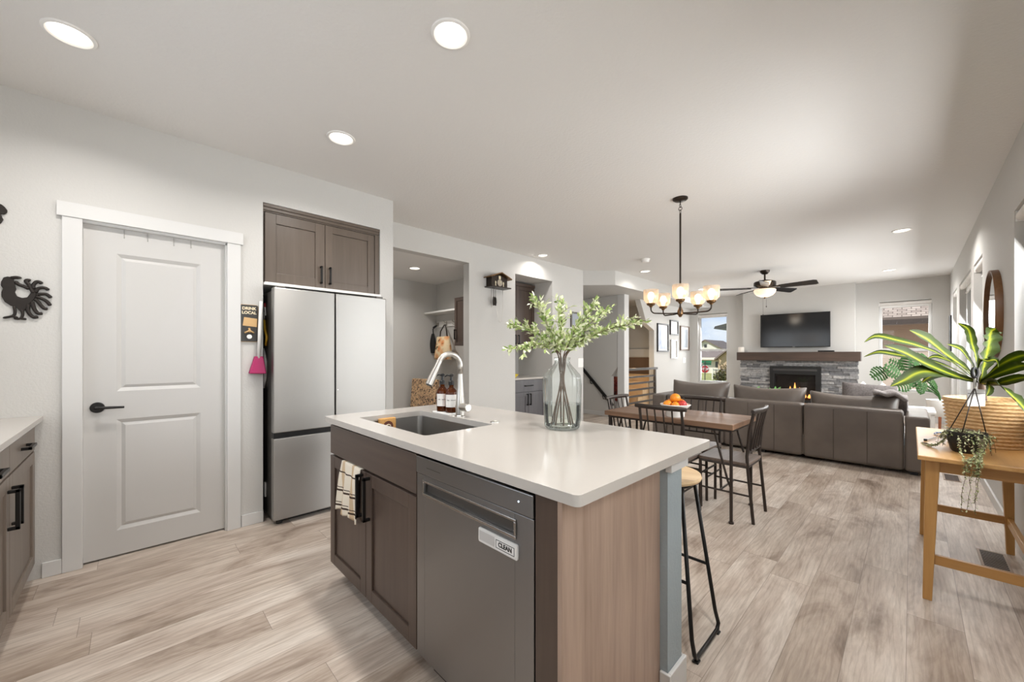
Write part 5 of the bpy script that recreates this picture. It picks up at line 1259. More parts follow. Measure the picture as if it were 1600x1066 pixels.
for i, (dx, dy, dep, _) in enumerate(tips):
    t = thing('leafy_branch', blab[i], 'branch', (vx, vy, vz + .02), 'leafy branches in the glass vase')
    a = i * 2 * PI / 8; foot = Vector((vx + .05 * math.cos(a), vy + .05 * math.sin(a), vz + .02)); nk = neck + Vector((.016 * math.cos(a + 2.5), .016 * math.sin(a + 2.5), 0)); tip = vpt(dx, dy, dep)
    mid = nk.lerp(tip, .45) + Vector((0, 0, .03 + .04 * (abs(dx) > 70))); k1 = nk + (nk - foot).normalized() * .06
    main = bez(foot, foot.lerp(nk, .5), nk - Vector((0, 0, .06)), nk, 8)[:-1] + bez(nk, k1, mid, tip, 16)
    st = MB(); n = len(main); st.tube(main, [.0036 - .0026 * j / n for j in range(n)], 6)
    lf = MB(); tw = []
    for j in range(11, n - 1, 1):
        for s_ in range(2):
            if rb.random() < .25: continue
            d_ = (main[j + 1] - main[j]).normalized(); sd = Vector((rb.uniform(-1, 1), rb.uniform(-1, 1), rb.uniform(-.4, .9))).normalized()
            ln = rb.uniform(.035, .085) * (1.15 - .5 * j / n); e_ = main[j] + (d_ * .75 + sd * .75).normalized() * ln
            st.tube([main[j], main[j].lerp(e_, .5) + Vector((0, 0, .004)), e_], [.0012, .001, .0006], 5); tw.append((main[j], e_))
    tw += [(main[j], main[j + 1]) for j in range(11, n - 1)]
    for p, q in tw:
        d_ = (q - p).normalized(); m = max(2, int((q - p).length / .013))
        for k in range(m + 1):
            for s_ in range(2):
                pp = p.lerp(q, k / m); sd = Vector((rb.gauss(0, 1), rb.gauss(0, 1), rb.gauss(0, .7))).normalized()
                lf.leaf(pp, (d_ * .8 + sd * .8), sd.cross(d_) + Vector((0, 0, .6)), rb.uniform(.020, .034), rb.uniform(.0085, .0135), .15)
        lf.leaf(q, d_, (0, 0, 1), .032, .012)
    st.build('stem', 'stem', t, smooth=True); lf.build('leaves', 'leaf', t)

# ================================================================== CONSOLE AT THE RIGHT WALL
KX0, KX1, KY0, KY1, KZ = .022, .468, 2.88, 4.02, .742
t = thing('console_table', 'oak console table with splayed legs against the right wall', 'console table', ((KX0 + KX1) / 2, (KY0 + KY1) / 2, 0))
MB().box(KX0, KY0, KZ - .022, KX1, KY1, KZ).build('tabletop', 'oak', t, bevel=.004)
mb = MB(); mb.box(KX0 + .05, KY0 + .07, KZ - .085, KX1 - .05, KY0 + .09, KZ - .022); mb.box(KX0 + .05, KY1 - .09, KZ - .085, KX1 - .05, KY1 - .07, KZ - .022); mb.box(KX1 - .055, KY0 + .09, KZ - .085, KX1 - .035, KY1 - .09, KZ - .022)
mb.build('apron', 'oak_x', t, bevel=.001)
MB().box(KX0 + .035, KY0 + .10, KZ - .08, KX0 + .055, KY1 - .10, KZ - .023).build('drawer_front', 'oak', t, bevel=.002)
LT = {}
for ix, (xt, xb) in enumerate(((KX0 + .055, KX0 + .035), (KX1 - .05, KX1 - .032))):
    for iy, (yt, yb_) in enumerate(((KY0 + .09, KY0 + .055), (KY1 - .09, KY1 - .055))):
        def sq(x, y, z, r): return [(x - r, y - r, z), (x + r, y - r, z), (x + r, y + r, z), (x - r, y + r, z)]
        MB().hexa(sq(xb, yb_, 0, .017), sq(xt, yt, KZ - .022, .026)).build('leg', 'oak_z', t, bevel=.003)
zs = .21; f_ = zs / KZ
ya, yb_ = KY0 + .055 + .035 * f_, KY1 - .055 - .035 * f_; xa_, xb2 = KX0 + .035 + .02 * f_, KX1 - .032 - .018 * f_
MB().box(xa_, ya - .011, zs - .024, xb2, ya + .011, zs + .024).build('stretcher', 'oak_x', t, bevel=.002)
MB().box(xa_, yb_ - .011, zs - .024, xb2, yb_ + .011, zs + .024).build('stretcher', 'oak_x', t, bevel=.002)
MB().box(xb2 - .011, ya, zs - .024, xb2 + .011, yb_, zs + .024).build('stretcher', 'oak', t, bevel=.002)
# basket
bcx, bcy = .305, 3.54
prof = []; nb = 13
for k in range(nb * 4 + 1):
    s_ = k / (nb * 4); r = .142 + .033 * s_ + .0065 * math.sin(PI * (k % 4) / 2) ; prof.append((r, .262 * s_))
ins = [(.168, .262), (.163, .258), (.135, .02), (0, .018)]
t = thing('woven_basket', 'large woven straw basket planter on the oak console', 'basket', (bcx, bcy, KZ))
MB().lathe([(0, 0)] + prof + ins, (bcx, bcy, KZ), 64, sx=1.0, sy=1.15).build('basket_body', 'basket', t, smooth=True)
# striped strap-leaf plant in the basket
t = thing('strap_leaf_plant', 'large plant with striped strap leaves rising from the woven basket', 'plant', (.29, 3.5, KZ + .02))
MB().lathe([(0, 0), (.09, 0), (.105, .16), (.098, .16), (0, .15)], (.29, 3.52, KZ + .02), 28).build('nursery_pot', 'dgrey', t, smooth='auto')
MB().tube([(.29, 3.52, KZ + .16), (.285, 3.50, 1.02), (.28, 3.48, 1.10)], [.02, .018, .012], 10).build('cane', 'stem', t, smooth=True)
def strap(path, w, twist=0.0, wav=0.0, cup=.25):
    """path: list of (px,py,depth); w: widest half width in metres"""
    P = [at(*p) for p in path]; n = 22; pts = []
    for i in range(n + 1):                           # Catmull-Rom
        s_ = i / n * (len(P) - 1); k = min(int(s_), len(P) - 2); u = s_ - k
        p0, p1, p2, p3 = P[max(k - 1, 0)], P[k], P[k + 1], P[min(k + 2, len(P) - 1)]
        pts.append(.5 * ((2 * p1) + (p2 - p0) * u + (2 * p0 - 5 * p1 + 4 * p2 - p3) * u * u + (3 * p1 - p0 - 3 * p2 + p3) * u ** 3))
    mb = MB(); uvl = mb.bm.loops.layers.uv.new('UVMap'); rows = []; view = Vector((-FW.x, -FW.y, .55)).normalized()
    for i, p in enumerate(pts):
        s_ = i / n; d_ = (pts[min(i + 1, n)] - pts[max(i - 1, 0)]).normalized(); sd = d_.cross(view).normalized(); nn = sd.cross(d_)
        a = twist * (s_ - .4); sd2 = sd * math.cos(a) + nn * math.sin(a); nn2 = sd2.cross(d_)
        hw = w * (min(1, .28 + 1.6 * s_) if s_ < .45 else 1) * max(0.02, 1 - max(0, (s_ - .62) / .38) ** 2.0)
        row = []
        for j in range(5):
            u = j / 4; e = abs(u - .5) * 2; row.append(mb.bm.verts.new(p + sd2 * (u - .5) * 2 * hw + nn2 * (cup * hw * e ** 2 + wav * hw * math.sin(i * 1.9 + 3 * u) * e)))
        rows.append(row)
    for i in range(n):
        for j in range(4):
            f = mb.bm.faces.new((rows[i][j], rows[i][j + 1], rows[i + 1][j + 1], rows[i + 1][j]))
            for lp, (uu_, vv_) in zip(f.loops, ((j / 4, i / n), ((j + 1) / 4, i / n), ((j + 1) / 4, (i + 1) / n), (j / 4, (i + 1) / n))): lp[uvl].uv = (uu_, vv_)
    return mb
D0 = 2.22; B0 = (1526, 596, D0)
leaves = [([B0, (1511, 577, 2.14), (1477, 553, 2.0), (1450, 531, 1.9), (1421, 516, 1.85)], .033, .3, .05), ([B0, (1500, 590, 2.1), (1450, 570, 1.95), (1413, 551, 1.85), (1381, 540, 1.8)], .028, .2, .03),
          ([B0, (1474, 557, 2.25), (1437, 541, 2.25), (1403, 532, 2.25), (1369, 525, 2.25), (1350, 535, 2.25)], .016, 1.2, .1), ([B0, (1486, 575, 2.3), (1450, 563, 2.35), (1401, 554, 2.4), (1372, 550, 2.4), (1349, 558, 2.4)], .013, 1.5, .1),
          ([B0, (1498, 589, 2.1), (1455, 581, 1.95), (1433, 583, 1.92), (1413, 594, 1.9), (1391, 604, 1.88)], .028, -.3, .05), ([B0, (1480, 585, 2.2), (1457, 587, 2.15), (1440, 598, 2.12)], .018, .3, .05),
          ([B0, (1525, 560, 2.25), (1519, 538, 2.28), (1513, 515, 2.3), (1497, 505, 2.3)], .018, 2.2, .25), ([(1530, 600, D0), (1537, 573, 2.18), (1545, 538, 2.14), (1548, 520, 2.12), (1556, 513, 2.1)], .047, .2, .2),
          ([(1526, 585, D0), (1530, 562, 2.12), (1542, 564, 2.08), (1556, 563, 2.06), (1560, 574, 2.06)], .017, .4, .1),
          ([(1532, 597, D0), (1559, 573, 2.1), (1584, 560, 2.0), (1604, 555, 1.92), (1640, 556, 1.8)], .024, .3, .05), ([(1532, 598, D0), (1555, 586, 2.1), (1584, 575, 1.98), (1602, 571, 1.9), (1640, 570, 1.8)], .022, -.2, .05),
          ([(1534, 600, D0), (1556, 600, 2.1), (1572, 596, 2.02), (1600, 590, 1.92), (1640, 592, 1.8)], .019, .3, .05), ([(1534, 600, D0), (1555, 599, 2.05), (1574, 612, 1.9), (1600, 638, 1.78), (1622, 668, 1.7)], .040, .2, .08),
          ([(1536, 600, D0), (1545, 601, 2.1), (1545, 610, 2.06), (1541, 619, 2.04)], .016, .2, .05), ([B0, (1505, 575, 2.3), (1490, 566, 2.36), (1462, 557, 2.4), (1447, 562, 2.4)], .012, .8, .1), ([(1527, 594, D0), (1520, 572, 2.2), (1512, 560, 2.18), (1500, 545, 2.16), (1480, 538, 2.15)], .018, .3, .05)]
for pth, w, tw, wv in leaves: strap(pth, w * 1.18, tw, wv).build('leaf', 'strap', t, smooth=True)
# grey card tucked at the basket rim
c = at(1525.5, 622, 2.08); u = Vector((RT.x, RT.y, 0)); nv = Vector((FW.x, FW.y, 0)); hw, hh = .048, .045; t = thing('plant_tag', 'pale grey square tag at the basket rim', 'tag', c - Vector((0, 0, hh)))
MB().hexa([c - u * hw - Vector((0, 0, hh)), c + u * hw - Vector((0, 0, hh)), c + u * hw - Vector((0, 0, hh)) + nv * .004, c - u * hw - Vector((0, 0, hh)) + nv * .004], [c - u * hw + Vector((0, 0, hh)), c + u * hw + Vector((0, 0, hh)), c + u * hw + Vector((0, 0, hh)) + nv * .004, c - u * hw + Vector((0, 0, hh)) + nv * .004]).build('card', plain('pale_grey_card', (206, 204, 200), .6), t, bevel=.001)
cc = c - nv * .001 + Vector((0, 0, .022)); MB().hexa([cc - u * hw * .95, cc + u * hw * .95, cc + u * hw * .95 + nv * .0009, cc - u * hw * .95 + nv * .0009], [cc - u * hw * .95 + Vector((0, 0, .004)), cc + u * hw * .95 + Vector((0, 0, .004)), cc + u * hw * .95 + Vector((0, 0, .004)) + nv * .0009, cc - u * hw * .95 + Vector((0, 0, .004)) + nv * .0009]).build('printed_line', 'dgrey', t)
# hanging pot of trailing beads, set down on the console
hx_, hy_ = .205, 3.16
t = thing('hanging_planter', 'small black hanging pot with three cords resting on console', 'planter', (hx_, hy_, KZ))
MB().lathe([(0, 0), (.052, 0), (.060, .012), (.070, .06), (.073, .108), (.067, .108), (.064, .08), (0, .075)], (hx_, hy_, KZ), 36).build('pot', 'blackplastic', t, smooth='auto')
ap = at(1523, 606, F_PX * 0 + FW.dot(Vector((hx_, hy_))))
for k in range(3):
    a = YAW * 0 + (2.6, 4.4, .35)[k]; MB().tube([(hx_ + .072 * math.cos(a), hy_ + .072 * math.sin(a), KZ + .10), ap], .0024, 6).build('cord', 'bronze', t, smooth=True)
MB().cyl(ap - Vector((0, 0, .004)), ap + Vector((0, 0, .05)), .006, seg=10).build('clasp', 'nickel', t, smooth='auto')
MB().tube(arc(ap + Vector((0, 0, .078)), .026, -PI / 2, 1.45 * PI, (RT.x * .55, RT.y * .55, 0), (0, 0, 1), 18), .007, 8).build('hook', 'blackplastic', t, smooth=True)
t = thing('trailing_plant', 'pale trailing bead plant spilling from black pot over console edge', 'plant', (hx_, hy_, KZ + .07))
rb = random.Random(5); bd = MB(); st = MB(); rd = random.Random(9)
def strand(pts, m):
    for i in range(len(pts) - 1): pass
    st.tube(pts, .0010, 4, cap=False)
    L_ = len(pts)
    for k in range(m):
        s_ = k / m * (L_ - 1); i = min(int(s_), L_ - 2); p = pts[i].lerp(pts[i + 1], s_ - i); sd = Vector((rd.gauss(0, 1), rd.gauss(0, 1), rd.gauss(0, .6))).normalized()
        bd.leaf(p, sd + Vector((0, 0, -.3)), (0, 0, 1), rd.uniform(.009, .015), rd.uniform(.005, .008), .1)
for k in range(46):
    a = rd.uniform(0, 2 * PI); r = rd.uniform(.075, .105); ln = rd.uniform(.03, .11); p0 = Vector((hx_ + .03 * math.cos(a), hy_ + .03 * math.sin(a), KZ + .085)); p1 = Vector((hx_ + .07 * math.cos(a), hy_ + .07 * math.sin(a), KZ + .125))
    p2 = Vector((hx_ + r * math.cos(a), hy_ + r * math.sin(a), KZ + .10)); p3 = Vector((hx_ + r * 1.05 * math.cos(a), hy_ + r * 1.05 * math.sin(a), max(KZ + .008, KZ + .11 - ln)))
    strand(bez(p0, p1, p2, p3, 8), 24)
for k in range(40):
    a = rd.uniform(0, 2 * PI); r = rd.uniform(.0, .07); p = Vector((hx_ + r * math.cos(a), hy_ + r * math.sin(a), KZ + .09)); strand([p, p + Vector((rd.gauss(0, .012), rd.gauss(0, .012), .025)), p + Vector((rd.gauss(0, .03), rd.gauss(0, .03), .03))], 7)
for k in range(9):
    x1 = .205 + rd.uniform(-.035, .03); x0 = hx_ + rd.uniform(-.05, .06); ye = KY0 - .012 - rd.uniform(0, .012); zb = .50 + rd.uniform(0, .2) * (k > 2)
    q0 = Vector((x0, hy_ - .08, KZ + .09)); strand(bez(q0, (x0, hy_ - .14, KZ + .01), (x1, KY0 + .04, KZ + .012), (x1, ye, KZ + .004), 10) + [Vector((x1 - .012 * j / 6 + rd.gauss(0, .003), ye - .002, KZ + (zb - KZ) * j / 6)) for j in range(1, 7)], 90)
for k in range(5):
    x0 = hx_ - .09; strand(bez((x0 + .02, hy_ + rd.uniform(-.02, .06), KZ + .07), (x0 - .02, hy_, KZ + .01), (x0 - .03, hy_ + .02, KZ + .008), (x0 - .06 - rd.random() * .03, hy_ + rd.uniform(.02, .16), KZ + .006), 8), 34)
st.build('vine_stem', 'stem', t); bd.build('bead_leaves', 'bead', t)
# keys with bead loop
q = onZ(1446, 689, KZ); q2 = onZ(1477, 681, KZ)
t = thing('key_ring', 'key with blue and white bead loop lying on console', 'keys', (q.x, q.y, KZ))
MB().tube([q + Vector((0, 0, .006)), q.lerp(q2, .5) + Vector((0, 0, .006))], .003, 6).build('key', 'nickel', t); MB().lathe([(0, 0), (.008, 0), (.008, .012), (0, .012)], q, 12).build('key_head', 'blackplastic', t)
bdm = MB()
for k in range(22):
    a = 2 * PI * k / 22; bdm.ball((q2.x + .045 * math.cos(a), q2.y + .09 * math.sin(a), KZ + .006), .006, 8)
bdm.build('bead_loop', island_leaf('blue_white_beads', [(0, (60, 96, 170)), (.45, (100, 140, 200)), (.5, (236, 236, 238)), (1, (245, 245, 245))]), t, smooth=True)
# round mirror
my, mz, mr = 5.09, 1.593, .36
t = thing('round_mirror', 'round mirror with deep walnut frame on the right wall', 'mirror', (XR, my, mz - mr))
def xlathe(prof, c, seg, name, mat, par, smooth='auto'):
    mb = MB().lathe(prof, (0, 0, 0), seg)
    bmesh.ops.rotate(mb.bm, verts=mb.bm.verts, cent=(0, 0, 0), matrix=Matrix.Rotation(-PI / 2, 3, 'Y')); bmesh.ops.translate(mb.bm, verts=mb.bm.verts, vec=c); return mb.build(name, mat, par, smooth=smooth)
xlathe([(mr, .0), (mr, .042), (mr - .014, .042), (mr - .014, 0)], (XR, my, mz), 64, 'frame', 'walnut', t)
xlathe([(mr - .014, .002), (mr - .014, .026), (0, .026)], (XR, my, mz), 64, 'mirror_glass', 'mirror', t)
tag(MB().box(XR - .02, 10.2, 1.32, XR, 10.5, 1.95).build('picture_frame', 'blackplastic', bevel=.003), 'thin black frame edge on right wall beyond the side windows', 'picture')
# floor vents
for (px, py), lb in (((1553, 876), 'brown floor vent under the near console stretcher'), ((1487, 747), 'small floor vent beyond the console table')):
    q = onZ(px, py, 0); t = thing('floor_vent', lb, 'floor vent', (q.x, q.y, 0), 'floor vents'); w, h = .06, .15
    mb = MB(); grid_wall(mb, 'y', 0, 1, 0, 1, 0, 1, []) if 0 else None
    mb.box(q.x - w, q.y - h, 0, q.x + w, q.y - h + .012, .005); mb.box(q.x - w, q.y + h - .012, 0, q.x + w, q.y + h, .005); mb.box(q.x - w, q.y - h + .012, 0, q.x - w + .012, q.y + h - .012, .005); mb.box(q.x + w - .012, q.y - h + .012, 0, q.x + w, q.y + h - .012, .005)
    mb.build('frame', plain('vent_tan', (150, 128, 108), .5), t); mb = MB()
    mb.box(q.x - w + .012, q.y - h + .012, 0, q.x + w - .012, q.y + h - .012, .001)
    for k in range(9): y = q.y - h + .03 + k * .03; mb.box(q.x - w + .012, y, .001, q.x + w - .012, y + .012, .0045)
    mb.build('grille', plain('vent_brown', (84, 66, 54), .5), t)

# ------------------------------------------------------------------ far right corner: split-leaf plant, pot on copper legs, bench
gx, gy = .30, 8.45
t = thing('plant_stand', 'white pot on slim copper legs beside the sofa', 'plant pot', (gx, gy, 0))
MB().lathe([(0, .36), (.10, .36), (.14, .42), (.15, .60), (.142, .60), (.13, .56), (0, .55)], (gx, gy, 0), 32).build('pot', 'ceramic', t, smooth='auto')
for k in range(3):
    a = 2 * PI * k / 3 + .4; MB().tube([(gx + .15 * math.cos(a), gy + .15 * math.sin(a), 0), (gx + .085 * math.cos(a), gy + .085 * math.sin(a), .362)], [.009, .018], 10).build('leg', 'copper', t, smooth='auto')
t = thing('split_leaf_plant', 'green split-leaf plant in the white pot near the end window', 'plant', (gx, gy, .55))
rm = random.Random(4)
def monstera(c, d_, up, size):
    d_ = Vector(d_).normalized(); sd = d_.cross(Vector(up)).normalized(); nn = sd.cross(d_); mb = MB(); n = 7
    mid = [mb.bm.verts.new(c + d_ * size * (i / n) - nn * .25 * size * (i / n) ** 2) for i in range(n + 1)]
    for s_ in (-1, 1):
        for i in range(n):
            s0 = i / n; wd = size * .52 * math.sin(PI * (.16 + .80 * s0)) ; a = c + d_ * size * (s0 + .0) - nn * .25 * size * s0 ** 2; b = c + d_ * size * (s0 + .10) - nn * .25 * size * s0 ** 2
            o1 = a + sd * s_ * wd - d_ * size * .02 - nn * wd * .25; o2 = b + sd * s_ * wd * .92 + d_ * size * .02 - nn * wd * .25
            h1, h2 = mb.bm.verts.new(a + sd * s_ * wd * .35), mb.bm.verts.new(b + sd * s_ * wd * .35); v1, v2 = mb.bm.verts.new(o1), mb.bm.verts.new(o2)
            mb.bm.faces.new((mid[i], h1, h2, mid[i + 1])); mb.bm.faces.new((h1, v1, v2, h2))
    return mb
for px, py, s_, dx, dz in ((1376, 583, .22, -1, -.5), (1398, 578, .24, -.5, .5), (1424, 570, .28, .2, .9), (1440, 562, .26, .9, .6), (1412, 600, .22, -.9, -.1), (1432, 592, .26, -.3, .6), (1452, 580, .24, .9, .3), (1404, 568, .22, -.7, .6), (1462, 600, .2, .8, -.5), (1445, 606, .2, .2, -.7)):
    p = at(px, py, 5.7 + rm.uniform(-.3, .15)); u = RT * dx; d_ = Vector((u.x, u.y, dz)); c = p - d_.normalized() * s_ * .5
    st = MB().tube(bez((gx, gy, .56), (gx, gy, .8), c - Vector((0, 0, .12)), c, 8), .006, 6); st.build('stem', 'monstera', t, smooth=True)
    monstera(c, d_, Vector((-FW.x, -FW.y, .5)), s_).build('leaf', 'monstera', t, smooth=False)
t = thing('side_table', 'low white side table behind the right sofa arm', 'side table', (.1, 7.6, 0))
MB().box(-.16, 7.25, .50, .22, 7.95, .53).build('tabletop', 'white', t, bevel=.003)
for x in (-.13, .19):
    for y in (7.28, 7.92): MB().box(x - .018, y - .018, 0, x + .018, y + .018, .50).build('leg', 'white', t)
MB().box(-.13, 7.28, .22, .19, 7.92, .24).build('lower_shelf', 'white', t)
# coffee table with a small plant, mostly hidden by the sofa
t = thing('coffee_table', 'low wooden coffee table between the sofa and the fireplace', 'coffee table', (-1.55, 8.0, 0))
MB().box(-2.1, 7.7, .40, -1.0, 8.3, .43).build('tabletop', 'tabletop', t, bevel=.004)
for x in (-2.06, -1.04):
    for y in (7.74, 8.26): MB().box(x - .02, y - .02, 0, x + .02, y + .02, .40).build('leg', 'black', t)
for px, lb in ((1178, 'green leafy table plant showing left of the fireplace opening'), (1210, 'green leafy table plant showing in front of the fireplace opening')):
    p = onY(px, 600, 7.95); x = max(-2.0, min(-1.1, p.x)); t = thing('leafy_houseplant', lb, 'plant', (x, 7.95, .43))
    MB().lathe([(0, 0), (.06, 0), (.08, .12), (.074, .12), (0, .11)], (x, 7.95, .43), 24).build('pot', 'ceramic', t, smooth='auto')
    lf = MB()
    for k in range(26):
        a = rm.uniform(0, 2 * PI); d_ = Vector((math.cos(a), math.sin(a), rm.uniform(.5, 1.6))); lf.leaf((x, 7.95, .53), d_, (0, 0, 1), rm.uniform(.17, .27), rm.uniform(.05, .08), .3)
    lf.build('leaves', island_leaf('fresh_green_leaf', [(0, (84, 150, 74)), (1, (150, 206, 120))]), t, smooth=True)

# ================================================================== OUTSIDE
GZ = -1.5
def gnd():
    N = Nodes('lawn'); f = N.noise(N.coords(), .35, 5, .6); return N.set(Base_Color=N.ramp(f, [(.35, rgb(120, 124, 66)), (.5, rgb(150, 146, 86)), (.65, rgb(128, 140, 70))]), Roughness=.95)
struct(MB().box(-140, YE + 6, GZ - .2, 40, 160, GZ).build('ground_lawn', gnd()))
struct(MB().box(XR + .6, -6, -.6, 5.5, YE + 6, -.3).build('ground_side_yard', plain('gravel', (190, 182, 170), .9)))
bei = paint('beige_stucco', (228, 220, 206), 20, .1); roofm = plain('brown_roof', (120, 104, 94), .8); trimo = plain('cream_fascia', (232, 222, 206), .6)
def house(name, label, px0, px1, py_e, py_t, d, depth, gable_front, wallm, z0=GZ):
    a = at(px0, py_e, d); b = onY(px1, py_e, a.y); b.z = a.z; zt_ = at(px0, py_t, d).z; t = thing(name, label, 'house', ((a.x + b.x) / 2, (a.y + b.y) / 2, z0)); u = (b - a).normalized(); u.z = 0; v = Vector((-u.y, u.x, 0)); m = (a + b) / 2
    def q(s_, w, z): p = a + (b - a) * s_ + v * w; return (p.x, p.y, z)
    if gable_front:
        MB().hexa([q(0, 0, z0), q(1, 0, z0), q(1, 0, a.z), q(.5, 0, zt_), q(0, 0, a.z)], [q(0, depth, z0), q(1, depth, z0), q(1, depth, a.z), q(.5, depth, zt_), q(0, depth, a.z)]).build('wall', wallm, t)
        for s0, s1 in ((0, 1), (1, 0)):
            e_ = -.12 if s0 == 0 else 1.12; ze = a.z - .24 * (zt_ - a.z)
            MB().hexa([q(e_, -.5, ze), q(.5, -.5, zt_), q(.5, depth, zt_), q(e_, depth, ze)], [q(e_, -.5, ze + .25), q(.5, -.5, zt_ + .25), q(.5, depth, zt_ + .25), q(e_, depth, ze + .25)]).build('roof', roofm, t)
        MB().hexa([q(.46, -.05, a.z + .2 * (zt_ - a.z)), q(.54, -.05, a.z + .2 * (zt_ - a.z)), q(.54, 0, a.z + .2 * (zt_ - a.z)), q(.46, 0, a.z + .2 * (zt_ - a.z))], [q(.46, -.05, a.z + .55 * (zt_ - a.z)), q(.54, -.05, a.z + .55 * (zt_ - a.z)), q(.54, 0, a.z + .55 * (zt_ - a.z)), q(.46, 0, a.z + .55 * (zt_ - a.z))]).build('gable_vent', 'dgrey', t)
    else:
        MB().hexa([q(0, 0, z0), q(1, 0, z0), q(1, depth, z0), q(0, depth, z0)], [q(0, 0, a.z), q(1, 0, a.z), q(1, depth, a.z), q(0, depth, a.z)]).build('wall', wallm, t)
        MB().hexa([q(-.06, -.7, a.z - .1), q(1.06, -.7, a.z - .1), q(1.02, depth, zt_), q(-.02, depth, zt_)], [q(-.06, -.7, a.z + .12), q(1.06, -.7, a.z + .12), q(1.02, depth, zt_ + .22), q(-.02, depth, zt_ + .22)]).build('roof', roofm, t)
        MB().hexa([q(-.06, -.75, a.z - .2), q(1.06, -.75, a.z - .2), q(1.06, -.7, a.z - .2), q(-.06, -.7, a.z - .2)], [q(-.06, -.75, a.z + .14), q(1.06, -.75, a.z + .14), q(1.06, -.7, a.z + .14), q(-.06, -.7, a.z + .14)]).build('fascia', trimo, t)
        for s_ in (.2, .62):
            MB().hexa([q(s_, -.06, z0 + .9), q(s_ + .16, -.06, z0 + .9), q(s_ + .16, -.0, z0 + .9), q(s_, 0, z0 + .9)], [q(s_, -.06, a.z - .5), q(s_ + .16, -.06, a.z - .5), q(s_ + .16, 0, a.z - .5), q(s_, 0, a.z - .5)]).build('window', 'dgrey', t)
    return t, q
house('house', 'distant cream gabled house seen through the left end window', 1078, 1128, 546, 533, 92, 12, True, bei)
t, q = house('house', 'beige single-storey house behind the stop sign', 1070, 1150, 560, 547, 62, 10, False, bei)
house('house', 'brown gabled porch house at right of the left end window', 1122, 1160, 560, 546, 54, 3, True, plain('tan_siding', (196, 168, 136), .8))
# eave of the neighbouring roof
a, b = at(1115, 514, 16), at(1190, 512, 18.5); t = thing('neighbour_roof', 'grey roof corner of a nearby house seen through the left end window', 'roof', a)
MB().hexa([a, b, b + Vector((1.5, 5, 0)), a + Vector((0, 5, 0))], [a + Vector((.05, 0, .1)), b + Vector((0, 0, .1)), b + Vector((1.5, 3, 1.0)), a + Vector((2.2, 3, 1.0))]).build('roof_slab', plain('grey_roof', (124, 126, 130), .8), t)
z_ = at(1160, 514, 17); MB().box(z_.x + .3, z_.y + 1.2, GZ, z_.x + 2.5, z_.y + 4, z_.z).build('house_wall', bei, t)
# stop sign and street name blades
p = at(1101.5, 577, 38); t = thing('stop_sign', 'red octagonal stop sign on a post seen through the window', 'stop sign', (p.x, p.y, GZ)); fd = Vector((-p.x, -p.y, 0)).normalized(); u = Vector((-fd.y, fd.x, 0))
if u.dot(Vector((RT.x, RT.y, 0))) < 0: u = -u
def octo(r, off): return [p + u * (r * math.cos(PI / 8 + k * PI / 4)) + Vector((0, 0, r * math.sin(PI / 8 + k * PI / 4))) + fd * off for k in range(8)]
MB().hexa(octo(.40, 0), octo(.40, .01)).build('white_border', 'white', t); red = plain('stop_red', (196, 36, 44), .5); MB().hexa(octo(.365, .01), octo(.365, .018)).build('sign_face', red, t)
MB().cyl((p.x, p.y, GZ), (p.x, p.y, p.z + .8), .04, seg=10).build('post', 'dgrey', t)
letters('lettering', 'STOP', 'white', t, p + fd * .024, (PI / 2, 0, math.atan2(u.y, u.x)), .30, .003)
grn = plain('street_sign_green', (24, 128, 84), .5)
for k, (pp, w) in enumerate((((1103, 567), .95), ((1105, 570.5), .7))):
    c = at(*pp, 38); MB().hexa([c - u * w / 2, c + u * w / 2, c + u * w / 2 + fd * .02, c - u * w / 2 + fd * .02], [c - u * w / 2 + Vector((0, 0, .2)), c + u * w / 2 + Vector((0, 0, .2)), c + u * w / 2 + Vector((0, 0, .2)) + fd * .02, c - u * w / 2 + Vector((0, 0, .2)) + fd * .02]).build('street_name_blade', grn, t)
# shrubs and small fence
rs = random.Random(21)
def shrub(px, py, d, r, h, label, cols):
    c = at(px, py, d); t = thing('shrub', label, 'shrub', (c.x, c.y, GZ), 'shrubs on the lawn outside'); lf = MB(); st = MB()
    for k in range(7):
        a = rs.uniform(0, 2 * PI); st.tube([(c.x, c.y, GZ), (c.x + r * .5 * math.cos(a), c.y + r * .5 * math.sin(a), GZ + h * .6), (c.x + r * .7 * math.cos(a), c.y + r * .7 * math.sin(a), GZ + h)], [.05, .035, .015], 5)
    for k in range(360):
        a = rs.uniform(0, 2 * PI); rr = r * rs.random() ** .5; z = GZ + h * (.3 + .75 * rs.random()) * (1.1 - .4 * rr / r); lf.leaf((c.x + rr * math.cos(a), c.y + rr * math.sin(a), z), (rs.gauss(0, 1), rs.gauss(0, 1), rs.gauss(0, 1)), (0, 0, 1), .20, .10)
    st.build('branches', 'stem', t); lf.build('foliage', island_leaf('shrub_leaf', cols), t)
shrub(1124, 585, 34, .5, 1.5, 'olive shrub at right of the stop sign', [(0, (70, 66, 40)), (1, (120, 116, 62))]); shrub(1132, 583, 36, .5, 1.75, 'tall rusty shrub beside the right window jamb', [(0, (84, 70, 44)), (1, (138, 122, 70))])
shrub(1097, 590, 30, .3, .5, 'low dark shrub at the left window jamb', [(0, (60, 52, 40)), (1, (104, 84, 60))])
f0, f1 = at(1113, 580, 44), at(1150, 580, 44); t = thing('yard_fence', 'pale low rail fence behind the shrubs outside', 'fence', (f0.x, f0.y, GZ))
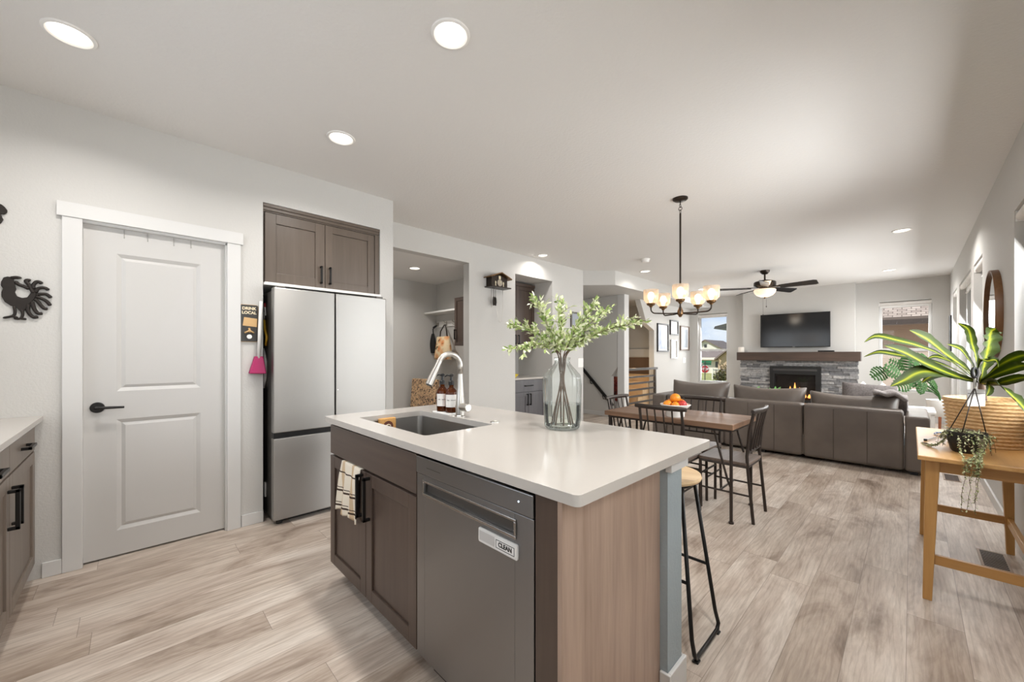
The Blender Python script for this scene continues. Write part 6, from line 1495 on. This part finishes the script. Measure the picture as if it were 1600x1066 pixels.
for z in (.5, 1.0): MB().hexa([f0 * 1 + Vector((0, 0, GZ + z - f0.z)), f1 + Vector((0, 0, GZ + z - f1.z)), f1 + Vector((0, .08, GZ + z - f1.z)), f0 + Vector((0, .08, GZ + z - f0.z))], [f0 + Vector((0, 0, GZ + z + .14 - f0.z)), f1 + Vector((0, 0, GZ + z + .14 - f1.z)), f1 + Vector((0, .08, GZ + z + .14 - f1.z)), f0 + Vector((0, .08, GZ + z + .14 - f0.z))]).build('rail', bei, t)
for k in range(4): c = f0.lerp(f1, k / 3); MB().box(c.x - .07, c.y, GZ, c.x + .07, c.y + .12, GZ + 1.25).build('post', bei, t)
# brown neighbour close behind the right end window; pale neighbour along the side windows
def siding(name, c, sp_=.18):
    N = Nodes(name); w_ = N.n('ShaderNodeTexWave', wave_type='BANDS', bands_direction='Z', wave_profile='SAW'); w_.inputs['Scale'].default_value = .314 / sp_ ; N.l(N.coords(), w_.inputs['Vector'])
    N.bump(w_.outputs[0], .8, .03); return N.set(Base_Color=rgb(*c), Roughness=.8)
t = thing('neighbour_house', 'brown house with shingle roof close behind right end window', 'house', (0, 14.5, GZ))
MB().box(-3.2, 14.2, GZ, 4.2, 18, 1.40).build('lower_wall', siding('beige_lap_siding', (206, 182, 160)), t); MB().box(-3.2, 14.2, 1.40, 4.2, 18, 2.1).build('upper_wall', siding('eave_shaded_lap_siding', (176, 142, 112)), t)  # upper band is browner: shade under the eave put into its colour
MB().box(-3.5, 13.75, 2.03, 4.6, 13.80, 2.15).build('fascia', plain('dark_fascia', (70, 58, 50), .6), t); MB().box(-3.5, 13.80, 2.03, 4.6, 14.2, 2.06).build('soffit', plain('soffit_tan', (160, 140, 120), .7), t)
def shingle():
    N = Nodes('roof_shingles'); b_ = N.n('ShaderNodeTexBrick'); b_.inputs['Scale'].default_value = 3; b_.inputs['Color1'].default_value = rgb(150, 134, 122); b_.inputs['Color2'].default_value = rgb(186, 170, 156); b_.inputs['Mortar'].default_value = rgb(110, 96, 86); b_.inputs['Mortar Size'].default_value = .03
    N.l(N.coords(), b_.inputs['Vector']); return N.set(Base_Color=b_.outputs[0], Roughness=.9)
MB().hexa([(-3.5, 13.75, 2.15), (4.6, 13.75, 2.15), (4.6, 17, 4.2), (-3.5, 17, 4.2)], [(-3.5, 13.75, 2.21), (4.6, 13.75, 2.21), (4.6, 17, 4.3), (-3.5, 17, 4.3)]).build('roof', shingle(), t)
t = thing('side_neighbour_house', 'pale sided neighbour wall seen through the side windows', 'house', (4.2, 6, -.3))
MB().box(4.0, -4, -.3, 6, 13.0, 5.2).build('wall', siding('pale_lap_siding', (232, 226, 214), .2), t)
